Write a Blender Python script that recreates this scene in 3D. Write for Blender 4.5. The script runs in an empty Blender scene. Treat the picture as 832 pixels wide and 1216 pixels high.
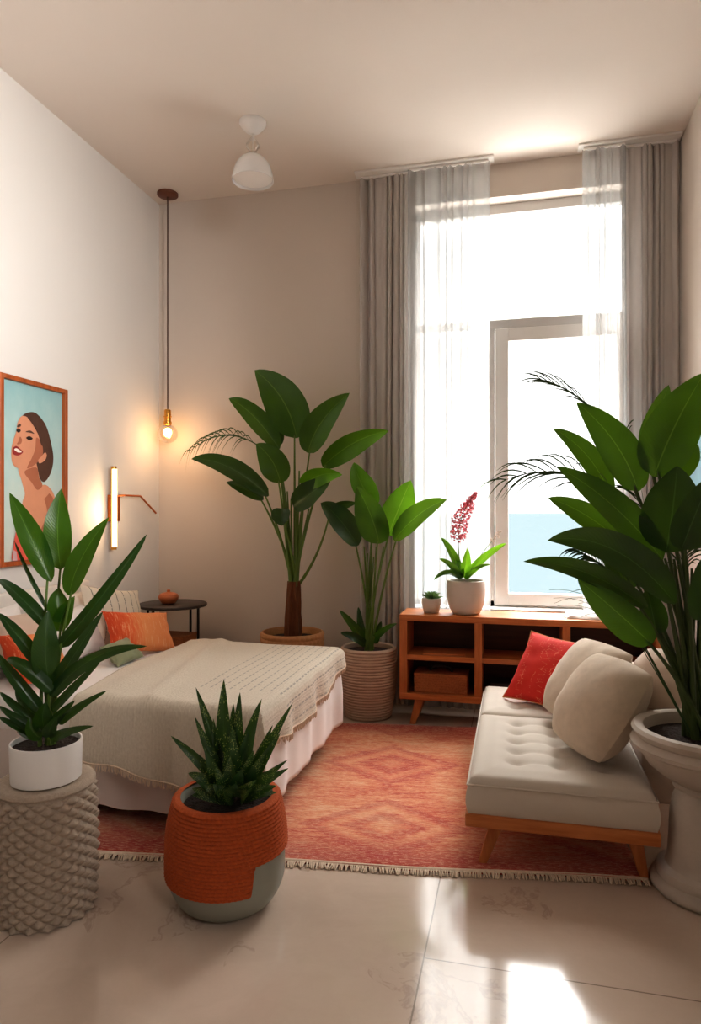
import bpy, bmesh, math, random
from math import sin, cos, pi, sqrt, atan2, radians
from mathutils import Vector, Matrix, noise

random.seed(7)
SC = bpy.context.scene
COL = SC.collection
EYE = 1.5
FOC = 800.0
YAW = radians(13.77)
CT, ST = cos(YAW), sin(YAW)

def P(px, py, Y):
    """photo pixel -> world point standing at depth Y of the room"""
    a = (px - 416) / FOC
    d = Y / (CT + a * ST)
    return Vector((d * (a * CT - ST), Y, EYE - (py - 608) / FOC * d))

def depth(p):
    return -p.x * ST + p.y * CT

# ------------------------------------------------------------------ materials
def lin(r, g, b):
    def c(u):
        u /= 255.0
        return u / 12.92 if u <= 0.04045 else ((u + 0.055) / 1.055) ** 2.4
    return (c(r), c(g), c(b), 1.0)

class NT:
    def __init__(s, name):
        s.m = bpy.data.materials.new(name)
        s.m.use_nodes = True
        s.t = s.m.node_tree
        s.t.nodes.clear()
        s.out = s.n('ShaderNodeOutputMaterial')
    def n(s, typ, **kw):
        nd = s.t.nodes.new(typ)
        for k, v in kw.items():
            if k.startswith('i_'):
                nd.inputs[k[2:].replace('_', ' ')].default_value = v
            else:
                setattr(nd, k, v)
        return nd
    def l(s, a, b):
        s.t.links.new(a, b)
    def math(s, op, a, b=None, c=None):
        nd = s.n('ShaderNodeMath', operation=op)
        for i, v in enumerate((a, b, c)):
            if v is None: continue
            if isinstance(v, (int, float)): nd.inputs[i].default_value = v
            else: s.l(v, nd.inputs[i])
        return nd.outputs[0]
    def mix(s, fac, a, b):
        nd = s.n('ShaderNodeMix', data_type='RGBA')
        for i, v in ((0, fac), (6, a), (7, b)):
            if isinstance(v, (int, float, tuple)): nd.inputs[i].default_value = v
            else: s.l(v, nd.inputs[i])
        return nd.outputs[2]
    def ramp(s, fac, stops):
        nd = s.n('ShaderNodeValToRGB')
        e = nd.color_ramp.elements
        while len(e) < len(stops): e.new(0.5)
        for el, (p, c) in zip(e, stops):
            el.position = p; el.color = c
        s.l(fac, nd.inputs[0])
        return nd.outputs[0]
    def coord(s, kind='Object', scale=(1, 1, 1), rot=(0, 0, 0)):
        tc = s.n('ShaderNodeTexCoord')
        mp = s.n('ShaderNodeMapping')
        mp.inputs['Scale'].default_value = scale
        mp.inputs['Rotation'].default_value = rot
        s.l(tc.outputs[kind], mp.inputs[0])
        return mp.outputs[0]
    def noise(s, vec, scale, detail=3, rough=0.55):
        nd = s.n('ShaderNodeTexNoise')
        nd.inputs['Scale'].default_value = scale
        nd.inputs['Detail'].default_value = detail
        nd.inputs['Roughness'].default_value = rough
        s.l(vec, nd.inputs['Vector'])
        return nd.outputs['Fac']
    def bump(s, h, strength=0.3, dist=0.01):
        nd = s.n('ShaderNodeBump')
        nd.inputs['Strength'].default_value = strength
        nd.inputs['Distance'].default_value = dist
        s.l(h, nd.inputs['Height'])
        return nd.outputs[0]
    def bsdf(s, color, rough=0.6, normal=None, metallic=0.0, **kw):
        b = s.n('ShaderNodeBsdfPrincipled')
        if isinstance(color, tuple): b.inputs['Base Color'].default_value = color
        else: s.l(color, b.inputs['Base Color'])
        if isinstance(rough, (int, float)): b.inputs['Roughness'].default_value = rough
        else: s.l(rough, b.inputs['Roughness'])
        b.inputs['Metallic'].default_value = metallic
        for k, v in kw.items():
            b.inputs[k.replace('_', ' ')].default_value = v
        if normal is not None: s.l(normal, b.inputs['Normal'])
        return b.outputs[0]
    def done(s, sh):
        s.l(sh, s.out.inputs[0])
        return s.m

def simple(name, rgb, rough=0.6, var=0.12, nscale=12, bump=0.0, bscale=60, metallic=0.0, bdist=0.004, stretch=(1, 1, 1), **kw):
    t = NT(name)
    v = t.coord('Object', stretch)
    c = lin(*rgb)
    f = t.noise(v, nscale)
    d = tuple(x * (1 - var) for x in c[:3]) + (1,)
    u = tuple(min(1, x * (1 + var)) for x in c[:3]) + (1,)
    col = t.mix(f, d, u)
    nm = t.bump(t.noise(v, bscale, 2), bump, bdist) if bump else None
    return t.done(t.bsdf(col, rough, nm, metallic, **kw))

def wood(name, a, b, axis=0, rough=0.42):
    t = NT(name)
    sc = [14, 14, 14]; sc[axis] = 1.3
    v = t.coord('Object', tuple(sc))
    f = t.noise(v, 2.2, 6, 0.6)
    col = t.ramp(f, [(0.3, lin(*a)), (0.7, lin(*b))])
    return t.done(t.bsdf(col, rough, t.bump(f, 0.12, 0.003)))

def fabric(name, rgb, scale=420, strength=0.25, rough=0.9, var=0.1, nscale=9):
    t = NT(name)
    v = t.coord('Object')
    c = lin(*rgb)
    col = t.mix(t.noise(v, nscale, 4), tuple(x * (1 - var) for x in c[:3]) + (1,), tuple(min(1, x * (1 + var)) for x in c[:3]) + (1,))
    w1 = t.noise(v, scale, 2)
    return t.done(t.bsdf(col, rough, t.bump(w1, strength, 0.003), 0, Sheen_Weight=0.15))

def leaf_mat(name, dark, light, rib, veins=26.0, transl=0.28, rough=0.36, spots=False):
    t = NT(name)
    tc = t.n('ShaderNodeTexCoord')
    sep = t.n('ShaderNodeSeparateXYZ')
    t.l(tc.outputs['UV'], sep.inputs[0])
    u, v = sep.outputs[0], sep.outputs[1]
    au = t.math('ABSOLUTE', t.math('SUBTRACT', u, 0.5))
    ang = t.math('SUBTRACT', v, t.math('MULTIPLY', au, 0.35))
    ve = t.math('SINE', t.math('MULTIPLY', ang, veins * 6.283))
    nz = t.noise(t.coord('Object'), 9, 3)
    base = t.mix(nz, lin(*dark), lin(*light))
    base = t.mix(t.math('MULTIPLY', t.math('GREATER_THAN', ve, 0.8), 0.12), base, lin(*light))
    ribm = t.math('LESS_THAN', au, 0.014)
    col = t.mix(t.math('MULTIPLY', ribm, 0.45), base, lin(*rib))
    if spots:
        vo = t.n('ShaderNodeTexVoronoi')
        vo.inputs['Scale'].default_value = 1.0
        mp = t.coord('UV', (9, 34, 1))
        t.l(mp, vo.inputs['Vector'])
        sp = t.math('LESS_THAN', vo.outputs['Distance'], 0.3)
        gate = t.math('GREATER_THAN', t.noise(t.coord('Object'), 14, 2), 0.47)
        col = t.mix(t.math('MULTIPLY', t.math('MULTIPLY', sp, gate), 0.7), col, lin(176, 190, 110))
    nm = t.bump(ve, 0.1, 0.002)
    p = t.bsdf(col, rough, nm)
    tr = t.n('ShaderNodeBsdfTranslucent')
    t.l(t.mix(0.5, col, lin(150, 200, 40)), tr.inputs[0])
    mx = t.n('ShaderNodeMixShader')
    mx.inputs[0].default_value = transl
    t.l(p, mx.inputs[1]); t.l(tr.outputs[0], mx.inputs[2])
    return t.done(mx.outputs[0])

def emit(name, rgb, strength):
    t = NT(name)
    e = t.n('ShaderNodeEmission')
    e.inputs[0].default_value = lin(*rgb); e.inputs[1].default_value = strength
    return t.done(e.outputs[0])

def glass(name, tint=(1, 1, 1, 1), gloss=0.08, rough=0.02):
    t = NT(name)
    tr = t.n('ShaderNodeBsdfTransparent'); tr.inputs[0].default_value = tint
    g = t.n('ShaderNodeBsdfGlossy'); g.inputs['Roughness'].default_value = rough
    lw = t.n('ShaderNodeLayerWeight'); lw.inputs[0].default_value = 0.25
    f = t.math('ADD', t.math('MULTIPLY', lw.outputs['Fresnel'], 0.6), gloss)
    mx = t.n('ShaderNodeMixShader')
    t.l(f, mx.inputs[0]); t.l(tr.outputs[0], mx.inputs[1]); t.l(g.outputs[0], mx.inputs[2])
    return t.done(mx.outputs[0])

def sheer_mat():
    t = NT('sheer_voile')
    tr = t.n('ShaderNodeBsdfTransparent')
    tl = t.n('ShaderNodeBsdfTranslucent'); tl.inputs[0].default_value = (0.9, 0.89, 0.87, 1)
    df = t.n('ShaderNodeBsdfDiffuse'); df.inputs[0].default_value = (0.86, 0.85, 0.83, 1)
    a = t.n('ShaderNodeMixShader'); a.inputs[0].default_value = 0.25
    t.l(tl.outputs[0], a.inputs[1]); t.l(df.outputs[0], a.inputs[2])
    tc = t.n('ShaderNodeTexCoord')
    sep = t.n('ShaderNodeSeparateXYZ'); t.l(tc.outputs['UV'], sep.inputs[0])
    cs = t.math('ADD', t.math('MULTIPLY', t.math('COSINE', t.math('MULTIPLY', sep.outputs[0], 6.2832)), 0.5), 0.5)
    pk = t.math('POWER', cs, 5.0)                    # pleat mask: denser gathered cloth, with fold shade greyed into the colour
    f = t.math('ADD', t.math('MULTIPLY', pk, 0.34), 0.54)
    t.l(t.mix(pk, (0.46, 0.455, 0.445, 1), (0.27, 0.267, 0.26, 1)), tl.inputs[0])
    mx = t.n('ShaderNodeMixShader')
    t.l(f, mx.inputs[0]); t.l(tr.outputs[0], mx.inputs[1]); t.l(a.outputs[0], mx.inputs[2])
    return t.done(mx.outputs[0])

def curtain_mat():
    t = NT('grey_curtain_fabric')
    v = t.coord('Object', (1, 1, 0.1))
    col = t.mix(t.noise(v, 30, 3), lin(188, 181, 176), lin(206, 200, 195))
    p = t.bsdf(col, 0.9, t.bump(t.noise(t.coord('Object'), 500, 2), 0.15, 0.002))
    tl = t.n('ShaderNodeBsdfTranslucent'); t.l(col, tl.inputs[0])
    mx = t.n('ShaderNodeMixShader'); mx.inputs[0].default_value = 0.10
    t.l(p, mx.inputs[1]); t.l(tl.outputs[0], mx.inputs[2])
    return t.done(mx.outputs[0])

def floor_mat():
    t = NT('polished_marble_tiles')
    tc = t.n('ShaderNodeTexCoord')
    sep = t.n('ShaderNodeSeparateXYZ'); t.l(tc.outputs['Object'], sep.inputs[0])
    cmb = t.n('ShaderNodeCombineXYZ')
    t.l(t.math('ADD', sep.outputs[1], -2.26 + 0.9 + 1.8 * 4), cmb.inputs[0])
    t.l(t.math('ADD', sep.outputs[0], 0.30 + 1.44 * 4), cmb.inputs[1])
    br = t.n('ShaderNodeTexBrick')
    br.inputs['Scale'].default_value = 1.0
    br.inputs['Brick Width'].default_value = 1.8
    br.inputs['Row Height'].default_value = 1.44
    br.inputs['Mortar Size'].default_value = 0.0028
    br.inputs['Mortar Smooth'].default_value = 0.1
    br.inputs['Color1'].default_value = (0, 0, 0, 1); br.inputs['Color2'].default_value = (1, 1, 1, 1)
    t.l(cmb.outputs[0], br.inputs['Vector'])
    v = t.coord('Object')
    # cloudy body with thin winding veins
    warp = t.n('ShaderNodeTexNoise'); warp.inputs['Scale'].default_value = 1.1; warp.inputs['Detail'].default_value = 5
    t.l(v, warp.inputs['Vector'])
    vm = t.n('ShaderNodeVectorMath', operation='MULTIPLY_ADD')
    t.l(warp.outputs['Color'], vm.inputs[0]); vm.inputs[1].default_value = (1.6, 1.6, 1.6); t.l(v, vm.inputs[2])
    f1 = t.noise(vm.outputs[0], 1.3, 7, 0.6)
    vein = t.math('ABSOLUTE', t.math('SUBTRACT', f1, 0.5))
    veinm = t.math('SUBTRACT', 1.0, t.math('MINIMUM', t.math('MULTIPLY', vein, 55.0), 1.0))
    gate = t.math('GREATER_THAN', t.noise(v, 0.9, 2), 0.5)
    col = t.mix(t.noise(vm.outputs[0], 2.5, 6, 0.65), lin(184, 165, 149), lin(214, 196, 180))
    col = t.mix(t.math('MULTIPLY', t.math('MULTIPLY', veinm, gate), 0.30), col, lin(128, 100, 82))
    col = t.mix(t.math('MULTIPLY', br.outputs['Color'], 0.07), col, lin(225, 205, 190))
    col = t.mix(t.math('MULTIPLY', br.outputs['Fac'], 0.65), col, lin(110, 95, 84))
    rg = t.math('ADD', t.math('MULTIPLY', t.noise(v, 6, 4), 0.09), 0.055)
    nm = t.bump(br.outputs['Fac'], 0.3, -0.002)
    return t.done(t.bsdf(col, rg, nm, 0, Specular_IOR_Level=0.6))

def wall_mat(name, rgb):
    t = NT(name)
    v = t.coord('Object')
    c = lin(*rgb)
    col = t.mix(t.noise(v, 1.4, 4), tuple(x * 0.97 for x in c[:3]) + (1,), tuple(min(1, x * 1.02) for x in c[:3]) + (1,))
    return t.done(t.bsdf(col, 0.85, t.bump(t.noise(v, 140, 3), 0.06, 0.002)))

def rug_mat():
    t = NT('woven_red_rug')
    tc = t.n('ShaderNodeTexCoord')
    sep = t.n('ShaderNodeSeparateXYZ'); t.l(tc.outputs['UV'], sep.inputs[0])
    x, y = sep.outputs[0], sep.outputs[1]          # metres along / across the rug
    big = t.noise(t.coord('UV', (1.6, 3.2, 1)), 1.0, 4, 0.6)
    str1 = t.noise(t.coord('UV', (5.0, 30, 1)), 1.3, 6, 0.75)
    str2 = t.noise(t.coord('UV', (30, 130, 1)), 1.0, 4, 0.8)
    mixf = t.math('ADD', t.math('MULTIPLY', big, 0.45), t.math('MULTIPLY', str1, 0.55))
    body = t.ramp(mixf, [(0.34, lin(182, 62, 48)), (0.44, lin(212, 104, 74)), (0.52, lin(226, 148, 108)), (0.60, lin(232, 180, 142)), (0.70, lin(214, 112, 80))])
    xs = t.math('SUBTRACT', t.math('FRACT', t.math('ADD', t.math('MULTIPLY', x, 1 / 1.05), 0.10)), 0.5)
    ys = t.math('SUBTRACT', t.math('FRACT', t.math('ADD', t.math('MULTIPLY', y, 1 / 0.80), 0.06)), 0.5)
    dd = t.math('ADD', t.math('MULTIPLY', t.math('ABSOLUTE', xs), 2.4), t.math('MULTIPLY', t.math('ABSOLUTE', ys), 2.4))
    dd = t.math('ADD', dd, t.math('MULTIPLY', t.math('SUBTRACT', str1, 0.5), 0.55))
    dm = t.math('SINE', t.math('MULTIPLY', dd, 13.0))
    din = t.math('LESS_THAN', dd, 0.95)
    dcol = t.ramp(t.math('ADD', t.math('MULTIPLY', dm, 0.5), 0.5), [(0.1, lin(186, 44, 46)), (0.5, lin(216, 100, 78)), (0.9, lin(230, 160, 120))])
    col = t.mix(t.math('MULTIPLY', din, 0.45), body, dcol)
    ed = t.math('MINIMUM', y, t.math('SUBTRACT', 1.89, y))
    em = t.math('SUBTRACT', 1.0, t.math('MINIMUM', t.math('MULTIPLY', t.math('MAXIMUM', t.math('ADD', ed, -0.07), 0.0), 5.0), 1.0))
    wob = t.math('MULTIPLY', em, t.math('ADD', t.math('MULTIPLY', str1, 1.1), 0.15))
    col = t.mix(t.math('MINIMUM', wob, 0.85), col, lin(166, 36, 38))
    col = t.mix(t.math('MULTIPLY', t.math('GREATER_THAN', str2, 0.54), 0.38), col, lin(244, 210, 178))
    col = t.mix(t.math('MULTIPLY', t.math('LESS_THAN', str2, 0.42), 0.30), col, lin(140, 34, 32))
    nm = t.bump(str2, 0.6, 0.006)
    return t.done(t.bsdf(col, 0.95, nm, 0, Sheen_Weight=0.2))

def stripe_pillow_mat(name, base, line, n, width, axis=0, rgb3=None):
    t = NT(name)
    tc = t.n('ShaderNodeTexCoord')
    sep = t.n('ShaderNodeSeparateXYZ'); t.l(tc.outputs['UV'], sep.inputs[0])
    c = sep.outputs[axis]; o = sep.outputs[1 - axis]
    wob = t.math('MULTIPLY', t.noise(t.coord('UV', (3, 3, 1)), 2.0, 3), 0.03)
    f = t.math('FRACT', t.math('MULTIPLY', t.math('ADD', c, wob), n))
    m = t.math('LESS_THAN', f, width)
    dash = t.math('GREATER_THAN', t.noise(t.coord('UV', (40, 40, 1)), 1.0, 2), 0.42)
    col = t.mix(t.noise(t.coord('Object'), 10, 3), lin(*base), tuple(min(1, k * 1.12) for k in lin(*base)[:3]) + (1,))
    col = t.mix(t.math('MULTIPLY', t.math('MULTIPLY', m, dash), 0.8), col, lin(*line))
    return t.done(t.bsdf(col, 0.9, t.bump(t.noise(t.coord('Object'), 320, 2), 0.3, 0.003)))

def orange_pillow_mat():
    t = NT('orange_ikat_fabric')
    tc = t.n('ShaderNodeTexCoord')
    sep = t.n('ShaderNodeSeparateXYZ'); t.l(tc.outputs['UV'], sep.inputs[0])
    st = t.noise(t.coord('UV', (46, 3, 1)), 1.0, 5, 0.7)
    f = t.math('ADD', t.math('MULTIPLY', sep.outputs[0], 0.75), t.math('MULTIPLY', st, 0.5))
    col = t.ramp(f, [(0.28, lin(206, 76, 36)), (0.45, lin(226, 104, 58)), (0.62, lin(232, 150, 96)), (0.85, lin(226, 140, 88))])
    col = t.mix(t.math('MULTIPLY', t.math('GREATER_THAN', st, 0.58), 0.45), col, lin(244, 196, 150))
    return t.done(t.bsdf(col, 0.85, t.bump(st, 0.3, 0.004)))

def red_pillow_mat():
    t = NT('red_embroidered_fabric')
    vo = t.n('ShaderNodeTexVoronoi', feature='DISTANCE_TO_EDGE')
    vo.inputs['Scale'].default_value = 1.0
    t.l(t.coord('UV', (9, 16, 1)), vo.inputs['Vector'])
    th = t.math('LESS_THAN', vo.outputs['Distance'], 0.02)
    bands = t.math('GREATER_THAN', t.noise(t.coord('UV', (7, 1.2, 1)), 1.0, 2), 0.5)
    dots = t.math('GREATER_THAN', t.noise(t.coord('UV', (70, 70, 1)), 1.0, 2), 0.48)
    m = t.math('MULTIPLY', t.math('MULTIPLY', th, bands), dots)
    col = t.mix(t.noise(t.coord('Object'), 8, 3), lin(196, 36, 30), lin(222, 58, 44))
    col = t.mix(t.math('MULTIPLY', m, 0.75), col, lin(240, 160, 120))
    return t.done(t.bsdf(col, 0.85, t.bump(t.noise(t.coord('Object'), 300, 2), 0.25, 0.003)))

def throw_mat():
    """cream cloth; grey running-stitch rows near the foot (UV in metres)"""
    t = NT('cream_throw_cloth')
    tc = t.n('ShaderNodeTexCoord')
    sep = t.n('ShaderNodeSeparateXYZ'); t.l(tc.outputs['UV'], sep.inputs[0])
    x, y = sep.outputs[0], sep.outputs[1]
    fx = t.math('FRACT', t.math('MULTIPLY', x, 1 / 0.052))
    ln = t.math('LESS_THAN', t.math('ABSOLUTE', t.math('SUBTRACT', fx, 0.5)), 0.08)
    dash = t.math('LESS_THAN', t.math('FRACT', t.math('MULTIPLY', y, 1 / 0.048)), 0.68)
    gate = t.math('MULTIPLY', t.math('GREATER_THAN', x, 0.52), t.math('GREATER_THAN', y, 0.62))
    m = t.math('MULTIPLY', t.math('MULTIPLY', ln, dash), gate)
    wv = t.noise(t.coord('UV', (120, 60, 1)), 1.0, 3, 0.6)
    col = t.mix(wv, lin(196, 181, 162), lin(234, 224, 208))
    col = t.mix(t.math('MULTIPLY', m, 0.55), col, lin(122, 116, 110))
    rib = t.math('SINE', t.math('MULTIPLY', x, 400))
    h = t.math('ADD', wv, t.math('MULTIPLY', rib, 0.12))
    return t.done(t.bsdf(col, 0.95, t.bump(h, 0.55, 0.006), 0, Sheen_Weight=0.2))

def art_bg_mat():
    t = NT('painted_teal_backdrop')
    f = t.noise(t.coord('Object', (1, 1, 0.6)), 5, 5, 0.6)
    tc = t.n('ShaderNodeTexCoord')
    sep = t.n('ShaderNodeSeparateXYZ'); t.l(tc.outputs['Object'], sep.inputs[0])
    g = t.math('ADD', t.math('MULTIPLY', sep.outputs[2], 0.55), t.math('MULTIPLY', f, 0.45))
    col = t.ramp(g, [(0.3, lin(214, 220, 210)), (0.55, lin(186, 212, 208)), (0.85, lin(150, 190, 192))])
    return t.done(t.bsdf(col, 0.6))

M = {}
M['wall'] = wall_mat('wall_plaster', (214, 203, 193))  # dimmer and warmer than the left wall: back wall shade put into the colour
M['wall_left'] = wall_mat('left_wall_plaster', (228, 224, 219))
M['ceiling'] = wall_mat('ceiling_plaster', (227, 217, 208))
M['floor'] = floor_mat()
M['white_paint'] = simple('white_window_paint', (238, 235, 231), 0.4, 0.03)
M['grey_paint'] = simple('pale_grey_frame_paint', (216, 213, 210), 0.4, 0.03)
M['glass'] = glass('window_glass', (0.97, 0.985, 0.985, 1), 0.02)
M['clear_glass'] = glass('clear_bulb_glass', (0.98, 0.95, 0.9, 1), 0.06)
M['sheer'] = sheer_mat()
M['curtain'] = curtain_mat()
M['rug'] = rug_mat()
M['fringe'] = fabric('cream_fringe', (226, 206, 184), 300, 0.3, var=0.25, nscale=60)
M['wood_x'] = wood('orange_teak', (168, 92, 44), (206, 132, 76), 0)
M['wood_z'] = wood('orange_teak_upright', (164, 90, 42), (200, 126, 72), 2)
M['wood_y'] = wood('orange_teak_lengthwise', (160, 76, 32), (192, 104, 50), 1)
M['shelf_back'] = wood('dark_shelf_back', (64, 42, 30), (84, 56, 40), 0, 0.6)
M['frame_wood'] = wood('picture_frame_wood', (140, 68, 28), (186, 98, 46), 2)
M['sofa'] = fabric('pale_grey_upholstery', (204, 194, 182), 500, 0.2, var=0.05)
M['sheet'] = fabric('white_bed_sheet', (246, 241, 238), 300, 0.12, var=0.04)
M['skirt'] = fabric('pinkish_white_skirt', (224, 212, 205), 300, 0.15, var=0.05)
M['throw'] = throw_mat()
M['headboard'] = fabric('white_headboard_fabric', (228, 220, 212), 300, 0.15, var=0.04)
M['pillow_white'] = fabric('white_pillow_cotton', (238, 232, 228), 300, 0.15, var=0.04)
M['pillow_pink'] = fabric('blush_beige_linen', (214, 190, 172), 300, 0.3, var=0.07)
M['pillow_beige'] = fabric('beige_cushion_linen', (208, 190, 170), 380, 0.4, var=0.12, nscale=30)
M['pillow_blush'] = fabric('pale_blush_cushion', (218, 198, 182), 380, 0.3, var=0.06)
M['pillow_sage'] = fabric('sage_cushion', (150, 154, 122), 380, 0.3, var=0.08)
M['pillow_orange'] = orange_pillow_mat()
M['pillow_red'] = red_pillow_mat()
M['pillow_stripe'] = stripe_pillow_mat('cream_striped_fabric', (218, 206, 188), (92, 90, 78), 8, 0.10)
M['piping'] = fabric('gold_piping', (196, 130, 76), 300, 0.2)
M['black_metal'] = simple('black_metal', (46, 38, 36), 0.45, 0.1, metallic=0.6)
M['black_top'] = simple('dark_table_top', (58, 50, 48), 0.4, 0.15)
M['terracotta'] = simple('terracotta_glaze', (182, 104, 62), 0.4, 0.15, 20)
M['wicker'] = simple('wicker_weave', (168, 104, 62), 0.8, 0.4, 90, 0.8, 130)
M['basket_rope'] = simple('tan_rope_weave', (188, 140, 96), 0.85, 0.22, 60, 0.5, 200)
M['coil_pot'] = simple('ribbed_taupe_clay', (188, 164, 144), 0.85, 0.12, 30, 0.4, 160)
M['orange_rope'] = simple('burnt_orange_rope', (178, 84, 38), 0.9, 0.35, 80, 0.7, 260)
M['grey_ceramic'] = simple('grey_green_ceramic', (142, 142, 130), 0.45, 0.05, 6)
M['white_ceramic'] = simple('white_glazed_pot', (232, 228, 224), 0.35, 0.03, 6)
M['stone_pot'] = simple('pale_stone_pot', (206, 196, 186), 0.6, 0.06, 12, 0.15, 80)
M['urn'] = simple('weathered_cream_stone', (190, 178, 166), 0.65, 0.14, 9, 0.25, 50)
M['soil'] = simple('dark_potting_soil', (48, 34, 26), 0.95, 0.5, 60, 1.0, 90, bdist=0.02)
M['knit'] = simple('chunky_taupe_knit', (178, 162, 146), 0.95, 0.2, 90, 0.8, 240)
M['copper'] = simple('brushed_copper', (196, 112, 62), 0.32, 0.1, metallic=0.9)
M['brass'] = simple('brushed_brass', (204, 148, 72), 0.3, 0.1, metallic=0.9)
M['rose_brown'] = simple('brown_ceiling_rose', (110, 66, 48), 0.5, 0.1)
M['cord'] = simple('brown_cord', (88, 60, 46), 0.7, 0.1)
M['lamp_white'] = simple('white_lamp_enamel', (232, 228, 224), 0.35, 0.02)
M['milk'] = simple('milk_glass', (240, 238, 236), 0.25, 0.02, Transmission_Weight=0.2)
M['filament'] = emit('warm_filament', (255, 190, 110), 22)
M['tube_glow'] = emit('warm_tube_glow', (255, 222, 170), 2.2)
M['switch'] = simple('grey_switch_plate', (150, 140, 132), 0.4, 0.05)
M['trunk'] = simple('fibrous_trunk', (104, 62, 36), 0.95, 0.45, 50, 1.0, 60, stretch=(1, 1, 0.25), bdist=0.012)
M['stem_green'] = simple('leaf_stalk_green', (92, 118, 48), 0.5, 0.3, 14, stretch=(1, 1, 0.3))
M['stem_dark'] = simple('dark_leaf_stalk', (66, 84, 38), 0.5, 0.3, 14, stretch=(1, 1, 0.3))
M['leaf_mid'] = leaf_mat('broad_green_leaf', (22, 58, 14), (52, 98, 20), (120, 160, 70))
M['leaf_bright'] = leaf_mat('bright_green_leaf', (62, 122, 24), (104, 164, 40), (160, 196, 90), transl=0.42)
M['leaf_dark'] = leaf_mat('dark_green_leaf', (14, 44, 14), (32, 72, 20), (80, 116, 62), transl=0.16)
M['leaf_strap'] = leaf_mat('deep_strap_leaf', (14, 42, 20), (30, 70, 32), (92, 128, 84), veins=5, transl=0.12, rough=0.3)
M['leaf_aloe'] = leaf_mat('spotted_aloe_leaf', (22, 52, 26), (48, 84, 40), (70, 104, 60), veins=4, transl=0.08, rough=0.4, spots=True)
M['leaf_succ'] = leaf_mat('grey_green_succulent', (96, 128, 88), (136, 164, 118), (150, 176, 130), veins=3, transl=0.1)
M['frond'] = simple('fine_palm_frond', (58, 84, 40), 0.55, 0.3, 20)
M['flower_pink'] = simple('pink_flower_petals', (226, 124, 138), 0.7, 0.25, 60)
M['flower_white'] = simple('white_blossom', (240, 228, 220), 0.7, 0.06, 60)
M['paper'] = simple('magazine_cover', (196, 120, 76), 0.5, 0.15, 30)
M['dark_box'] = simple('dark_box_board', (50, 40, 36), 0.7, 0.1)
M['linen_white'] = fabric('crumpled_white_linen', (240, 236, 232), 300, 0.2, var=0.03)
M['sea'] = None
M['skin'] = simple('painted_skin', (216, 152, 120), 0.6, 0.1, 9)
M['skin_shade'] = simple('painted_skin_shade', (178, 110, 82), 0.6, 0.12, 9)
M['hair'] = simple('painted_brown_hair', (84, 56, 44), 0.6, 0.3, 40, stretch=(1, 1, 0.4))
M['dress'] = simple('painted_coral_dress', (226, 98, 84), 0.6, 0.16, 14)
M['dress_pale'] = simple('painted_mauve_edge', (206, 172, 176), 0.6, 0.1, 14)
M['lip'] = simple('painted_lips', (150, 44, 44), 0.5, 0.1)
M['teeth'] = simple('painted_teeth', (240, 228, 216), 0.5, 0.02)
M['eye_dark'] = simple('painted_eye', (44, 30, 28), 0.5, 0.1)
M['art_bg'] = art_bg_mat()
M['blue_art'] = simple('pale_blue_painting', (150, 192, 208), 0.5, 0.25, 5)
t_ = NT('pale_sea_water')
f_ = t_.noise(t_.coord('Object', (0.02, 0.2, 1)), 1.0, 4)
M['sea'] = t_.done(t_.bsdf(t_.mix(f_, (0.038, 0.050, 0.0545, 1), (0.044, 0.054, 0.057, 1)), 1.0, None, 0, Specular_IOR_Level=0.0))

# ------------------------------------------------------------------ mesh helper
def bez(a, c, b, t):
    return a * ((1 - t) ** 2) + c * (2 * t * (1 - t)) + b * (t * t)

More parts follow.
